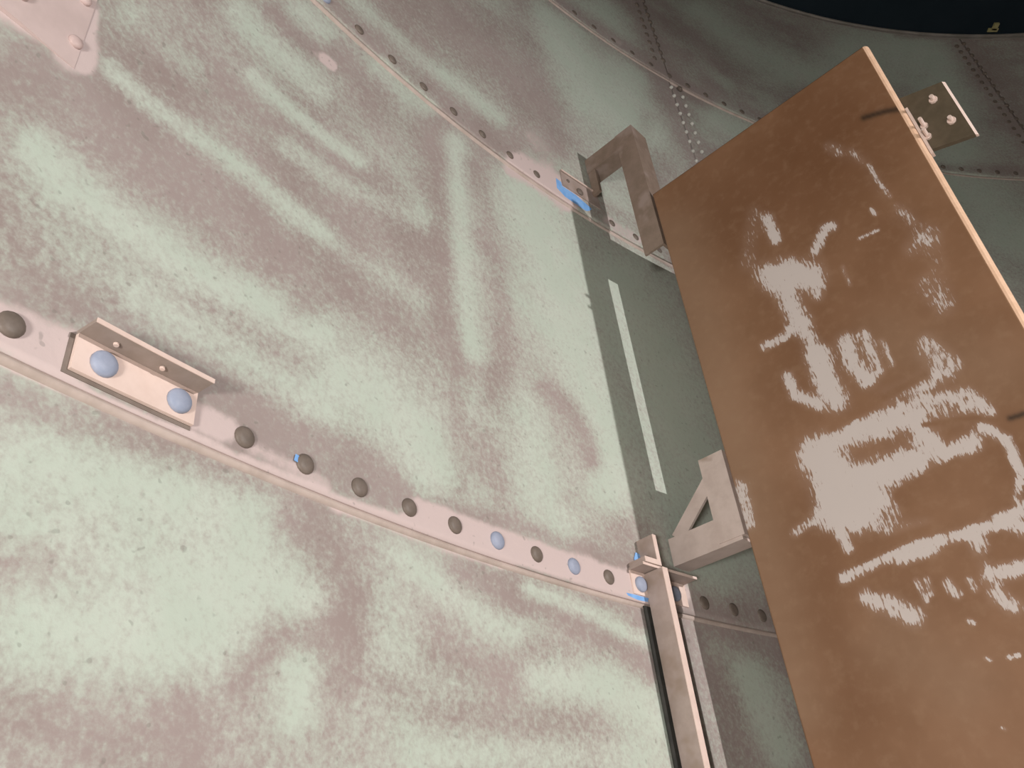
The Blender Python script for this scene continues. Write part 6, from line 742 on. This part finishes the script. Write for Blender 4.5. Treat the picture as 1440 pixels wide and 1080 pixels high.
# post hanging from the lower bracket
po = empty('steel_post', W(12.3, 0.1, -EYE_Z), 'narrow upright steel angle post below the lower bracket, against the wall', 'post')
prof = [(0.0, 0.125), (0.0, 0.585), (0.16, 0.585), (0.16, 0.53), (0.06, 0.53), (0.06, 0.125)]
vs, fs = prism(prof, lambda x, y: W(12.10 + x, y, -EYE_Z + 0.02), lambda x, y: W(12.10 + x, y, SEAM_A + 0.26))
mesh_obj('angle_section', vs, fs, M_STEEL, po)
vs, fs = box_fn(lambda a, b, c: W(a, b, c), 12.10, 12.26, 0.585, 0.60, -EYE_Z + 0.02, SEAM_A + 0.26)
mesh_obj('lit_outer_face', vs, fs, M_PALE, po)  # pale skin paints the lit edge of the post
vs, fs = box_fn(lambda a, b, c: W(a, b, c), 11.9, 13.0, 0.09, 0.62, -EYE_Z, -EYE_Z + 0.1)
mesh_obj('base_plate', vs, fs, M_STEEL, po)
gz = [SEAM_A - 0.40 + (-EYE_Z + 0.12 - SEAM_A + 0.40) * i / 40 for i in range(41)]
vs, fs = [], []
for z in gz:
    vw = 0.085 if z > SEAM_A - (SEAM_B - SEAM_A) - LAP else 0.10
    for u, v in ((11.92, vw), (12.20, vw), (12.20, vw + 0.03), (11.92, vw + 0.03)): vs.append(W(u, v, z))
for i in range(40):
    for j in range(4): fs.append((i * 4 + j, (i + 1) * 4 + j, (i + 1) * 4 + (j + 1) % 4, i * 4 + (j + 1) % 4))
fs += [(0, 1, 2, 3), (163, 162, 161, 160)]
g = mesh_obj('shade_strip', vs, fs, M_SHADE, po)  # black strip painted where the post shades the wall
g['label'] = 'black strip standing in for the shade of the post on the wall'

# ------------------------------------------------------------------ the brown board
BW, BTH, BBOT = 6.0, 0.20, -EYE_Z + 0.05
bd = empty('baffle_board', B(3.0, 0.1, BBOT), 'large brown board standing out from the wall, its face scraped with white residue', 'board')
def board_sheet():
    step = 0.03
    ns, nz = int(BW / step), int(17.0 / step)
    ss = np.linspace(0, BW - 0.10, ns + 1)
    zs = np.concatenate([np.linspace(0, -17.0, nz + 1), np.linspace(-17.5, BBOT - BTOP, 12)])
    S_, Z_ = np.meshgrid(ss, zs)
    s, z = S_.ravel(), Z_.ravel()
    fld = {}
    for nm, kd in (('residue', 'R'), ('dark', 'D'), ('tan', 'T'), ('dark_streak', 'F')):
        fld[nm] = splat(s, z, BOARD_MARKS, kd + ('N' if kd == 'R' else ''), np.zeros_like(s), {kd: 1.0, 'N': 0.0}, 0.80, 1.05)
    org = np.array(bd.location)
    def pos(s, o, z):
        return np.stack([(BX + DX * s + NX * o - AX) * PITCH, (BY + DY * s + NY * o - AY) * PITCH, (z + BTOP + EYE_Z) * PITCH], -1) - org
    verts = pos(s, np.zeros_like(s), z)
    r, c = S_.shape
    idx = np.arange(r * c).reshape(r, c)
    faces = np.stack([idx[:-1, :-1], idx[1:, :-1], idx[1:, 1:], idx[:-1, 1:]], -1).reshape(-1, 4)
    me = bpy.data.meshes.new('face_sheet')
    ring = np.concatenate([idx[0, :-1], idx[:-1, -1], idx[-1, :0:-1], idx[:0:-1, 0]])
    back = pos(s, np.full_like(s, 0.09), z)[ring]
    n = len(verts); m = len(ring); bi = n + np.arange(m)
    rim = np.stack([ring, np.roll(ring, -1), np.roll(bi, -1), bi], -1)
    verts = np.concatenate([verts, back]); fcs = np.concatenate([faces, rim])
    me.vertices.add(len(verts)); me.vertices.foreach_set('co', verts.ravel().astype(np.float32))
    me.loops.add(fcs.size); me.loops.foreach_set('vertex_index', fcs.ravel().astype(np.int32))
    me.polygons.add(len(fcs)); me.polygons.foreach_set('loop_start', np.arange(0, fcs.size, 4, dtype=np.int32))
    me.update(calc_edges=True)
    for nm, val in fld.items():
        at = me.attributes.new(nm, 'FLOAT', 'POINT')
        at.data.foreach_set('value', np.concatenate([val, val[ring]]).astype(np.float32))
    me.materials.append(MB)
    o = bpy.data.objects.new('face_sheet', me); C.objects.link(o); o.parent = bd
    return o
board_sheet()
# core with a rounded raw edge on the open side
prof = [(0.0, 0.088), (BW - 0.10, 0.088), (BW - 0.10, 0.004), (BW - 0.055, 0.02), (BW - 0.015, 0.065), (BW, 0.12), (BW, BTH), (0.0, BTH)]
vs, fs = prism(prof, lambda x, y: B(x, y, BBOT), lambda x, y: B(x, y, BTOP - 0.001))
mesh_obj('core', vs, fs, M_EDGE, bd)
# added unseen panel parallel to the wall, blocking light beside the lit strip
prof = [(13.78, 1.82), (19.5, 1.82), (19.5, 1.94), (13.78, 1.94)]
vs, fs = [], []
us = np.linspace(13.96, 19.5, 14)
for u in us:
    for v, z in ((1.80, BBOT), (1.94, BBOT), (1.94, BTOP - 0.05), (1.80, BTOP - 0.05)): vs.append(W(u, v, z))
for i in range(len(us) - 1):
    for j in range(4): fs.append((i * 4 + j, (i + 1) * 4 + j, (i + 1) * 4 + (j + 1) % 4, i * 4 + (j + 1) % 4))
fs += [(0, 1, 2, 3), tuple(len(vs) - 4 + j for j in (3, 2, 1, 0))]
mesh_obj('unseen_panel', vs, fs, mottled('brown_unseen_panel', (0.25, 0.13, 0.07), (0.31, 0.17, 0.10), 8, 0.6), bd)

# ------------------------------------------------------------------ olive angle plate on the open edge of the board
AZ = math.radians(-38.5)
ex, ey = math.cos(AZ), math.sin(AZ)
def E(a, o, z):       # along the plate from the board's back edge, o to its far side
    x0, y0 = BX + DX * 5.75 + NX * 0.21, BY + DY * 5.75 + NY * 0.21
    return world(x0 + ex * a - ey * o * 1.0, y0 + ey * a + ex * o, z)
eb = empty('edge_bracket', E(0.6, 0.05, 12.4), 'dark olive steel angle plate with bolts on the open edge of the brown board', 'bracket')
def zsl(a): return -0.30 * (a - 0.2)
PA0, PA1, PT = 0.0, 1.13, 0.10
prof = [(PA0, 0.0), (PA1 - 0.05, 0.0), (PA1 - 0.05, PT), (PA0, PT)]
vs, fs = prism(prof, lambda x, y: E(x, y, 12.72 + zsl(x)), lambda x, y: E(x, y, 14.42 + zsl(x)))
mesh_obj('plate', vs, fs, M_OLIVE, eb)
prof = [(PA1 - 0.05, 0.0), (PA1, 0.05), (PA1, PT), (PA1 - 0.05, PT)]
vs, fs = prism(prof, lambda x, y: E(x, y, 12.72 + zsl(x)), lambda x, y: E(x, y, 14.42 + zsl(x)))
mesh_obj('lit_plate_edge', vs, fs, M_PALE, eb)  # pale chamfer paints the bright lamp-lit rim of the plate
def stud(a, z, ln, r, mat, name, dirv=None):
    # a short bolt standing out of the plate towards the near side
    vs, fs = [], []
    for o_, rr in ((0.0, r * 1.9), (-0.05, r * 1.9), (-0.05, r), (-ln, r), (-ln, 0.0)):
        for k in range(8):
            q = 2 * math.pi * k / 8
            vs.append(E(a + rr * math.cos(q), o_, z + rr * math.sin(q)))
    for j in range(4):
        for k in range(8): fs.append((j * 8 + k, j * 8 + (k + 1) % 8, (j + 1) * 8 + (k + 1) % 8, (j + 1) * 8 + k))
    fs.append(tuple(range(8))); fs.append(tuple(range(32, 40)))
    return mesh_obj(name, vs, fs, mat, eb)
stud(0.78, 13.82, 0.16, 0.045, M_PALE, 'bolt')
stud(0.86, 13.06, 0.16, 0.045, M_PALE, 'bolt')
stud(0.40, 13.32, 0.30, 0.04, M_PALE, 'stud')
stud(0.36, 13.02, 0.30, 0.04, M_PALE, 'stud')
# clamp strip lying along the board's edge
vs, fs = box_fn(lambda a, b, c: B(a, b, c), 6.005, 6.06, 0.10, 0.24, 12.5, 13.95)
mesh_obj('clamp_strip', vs, fs, M_PALE, eb)

# ------------------------------------------------------------------ blue masking tape and the small fitting under the roof
def tape(pts, label, v=0.085, t=0.012):
    c = W(sum(p[0] for p in pts) / len(pts), v, sum(p[1] for p in pts) / len(pts))
    vs, fs = prism(pts, lambda u, z: W(u, v, z), lambda u, z: W(u, v + t, z))
    o = mesh_obj('masking_tape', vs, fs, M_TAPE, None, c)
    return tag(o, label, 'tape', 'scraps of blue masking tape')
tape([(11.70, SEAM_B + 0.44), (11.90, SEAM_B + 0.42), (11.92, SEAM_B + 0.27), (12.45, SEAM_B + 0.27), (13.06, SEAM_B + 0.10), (13.0, SEAM_B - 0.18), (12.4, SEAM_B - 0.16), (11.95, SEAM_B - 0.14), (11.66, SEAM_B + 0.02)], 'blue masking tape strip under the foot of the upper bracket')
tape([(11.46, SEAM_A - 0.22), (11.75, SEAM_A - 0.21), (12.2, SEAM_A - 0.21), (12.22, SEAM_A - 0.29), (11.8, SEAM_A - 0.31), (11.5, SEAM_A - 0.27)], 'blue masking tape strip below the foot of the lower bracket')
tape([(11.90, SEAM_A + 0.56), (11.99, SEAM_A + 0.72), (12.16, SEAM_A + 0.70), (12.20, SEAM_A + 0.50), (12.0, SEAM_A + 0.46)], 'small blue tape scrap beside the top of the lower bracket foot', v=0.10)
tape([(3.80, SEAM_A - 0.02), (3.82, SEAM_A + 0.08), (3.90, SEAM_A + 0.07), (3.91, SEAM_A - 0.04)], 'tiny blue tape scrap stuck to a dark bolt head on the lower seam', v=0.10)

cl = empty('roof_clip', W(43.0, 0.3, RIM), 'small olive yellow clip hanging just above the tank rim at upper right', 'clip')
vs, fs = join(box_fn(lambda a, b, c: W(a, b, c), 42.75, 43.35, 0.25, 0.45, RIM - 0.05 + 0.15, RIM + 0.75), box_fn(lambda a, b, c: W(a, b, c), 42.95, 43.25, 0.35, 0.75, RIM + 0.1, RIM + 0.25))
mesh_obj('body', vs, fs, M_CLIP, cl)
vs, fs = box_fn(lambda a, b, c: W(a, b, c), 42.55, 43.05, 0.22, 0.40, RIM + 0.7, RIM + 1.05)
mesh_obj('jaw', vs, fs, M_CLIP, cl)
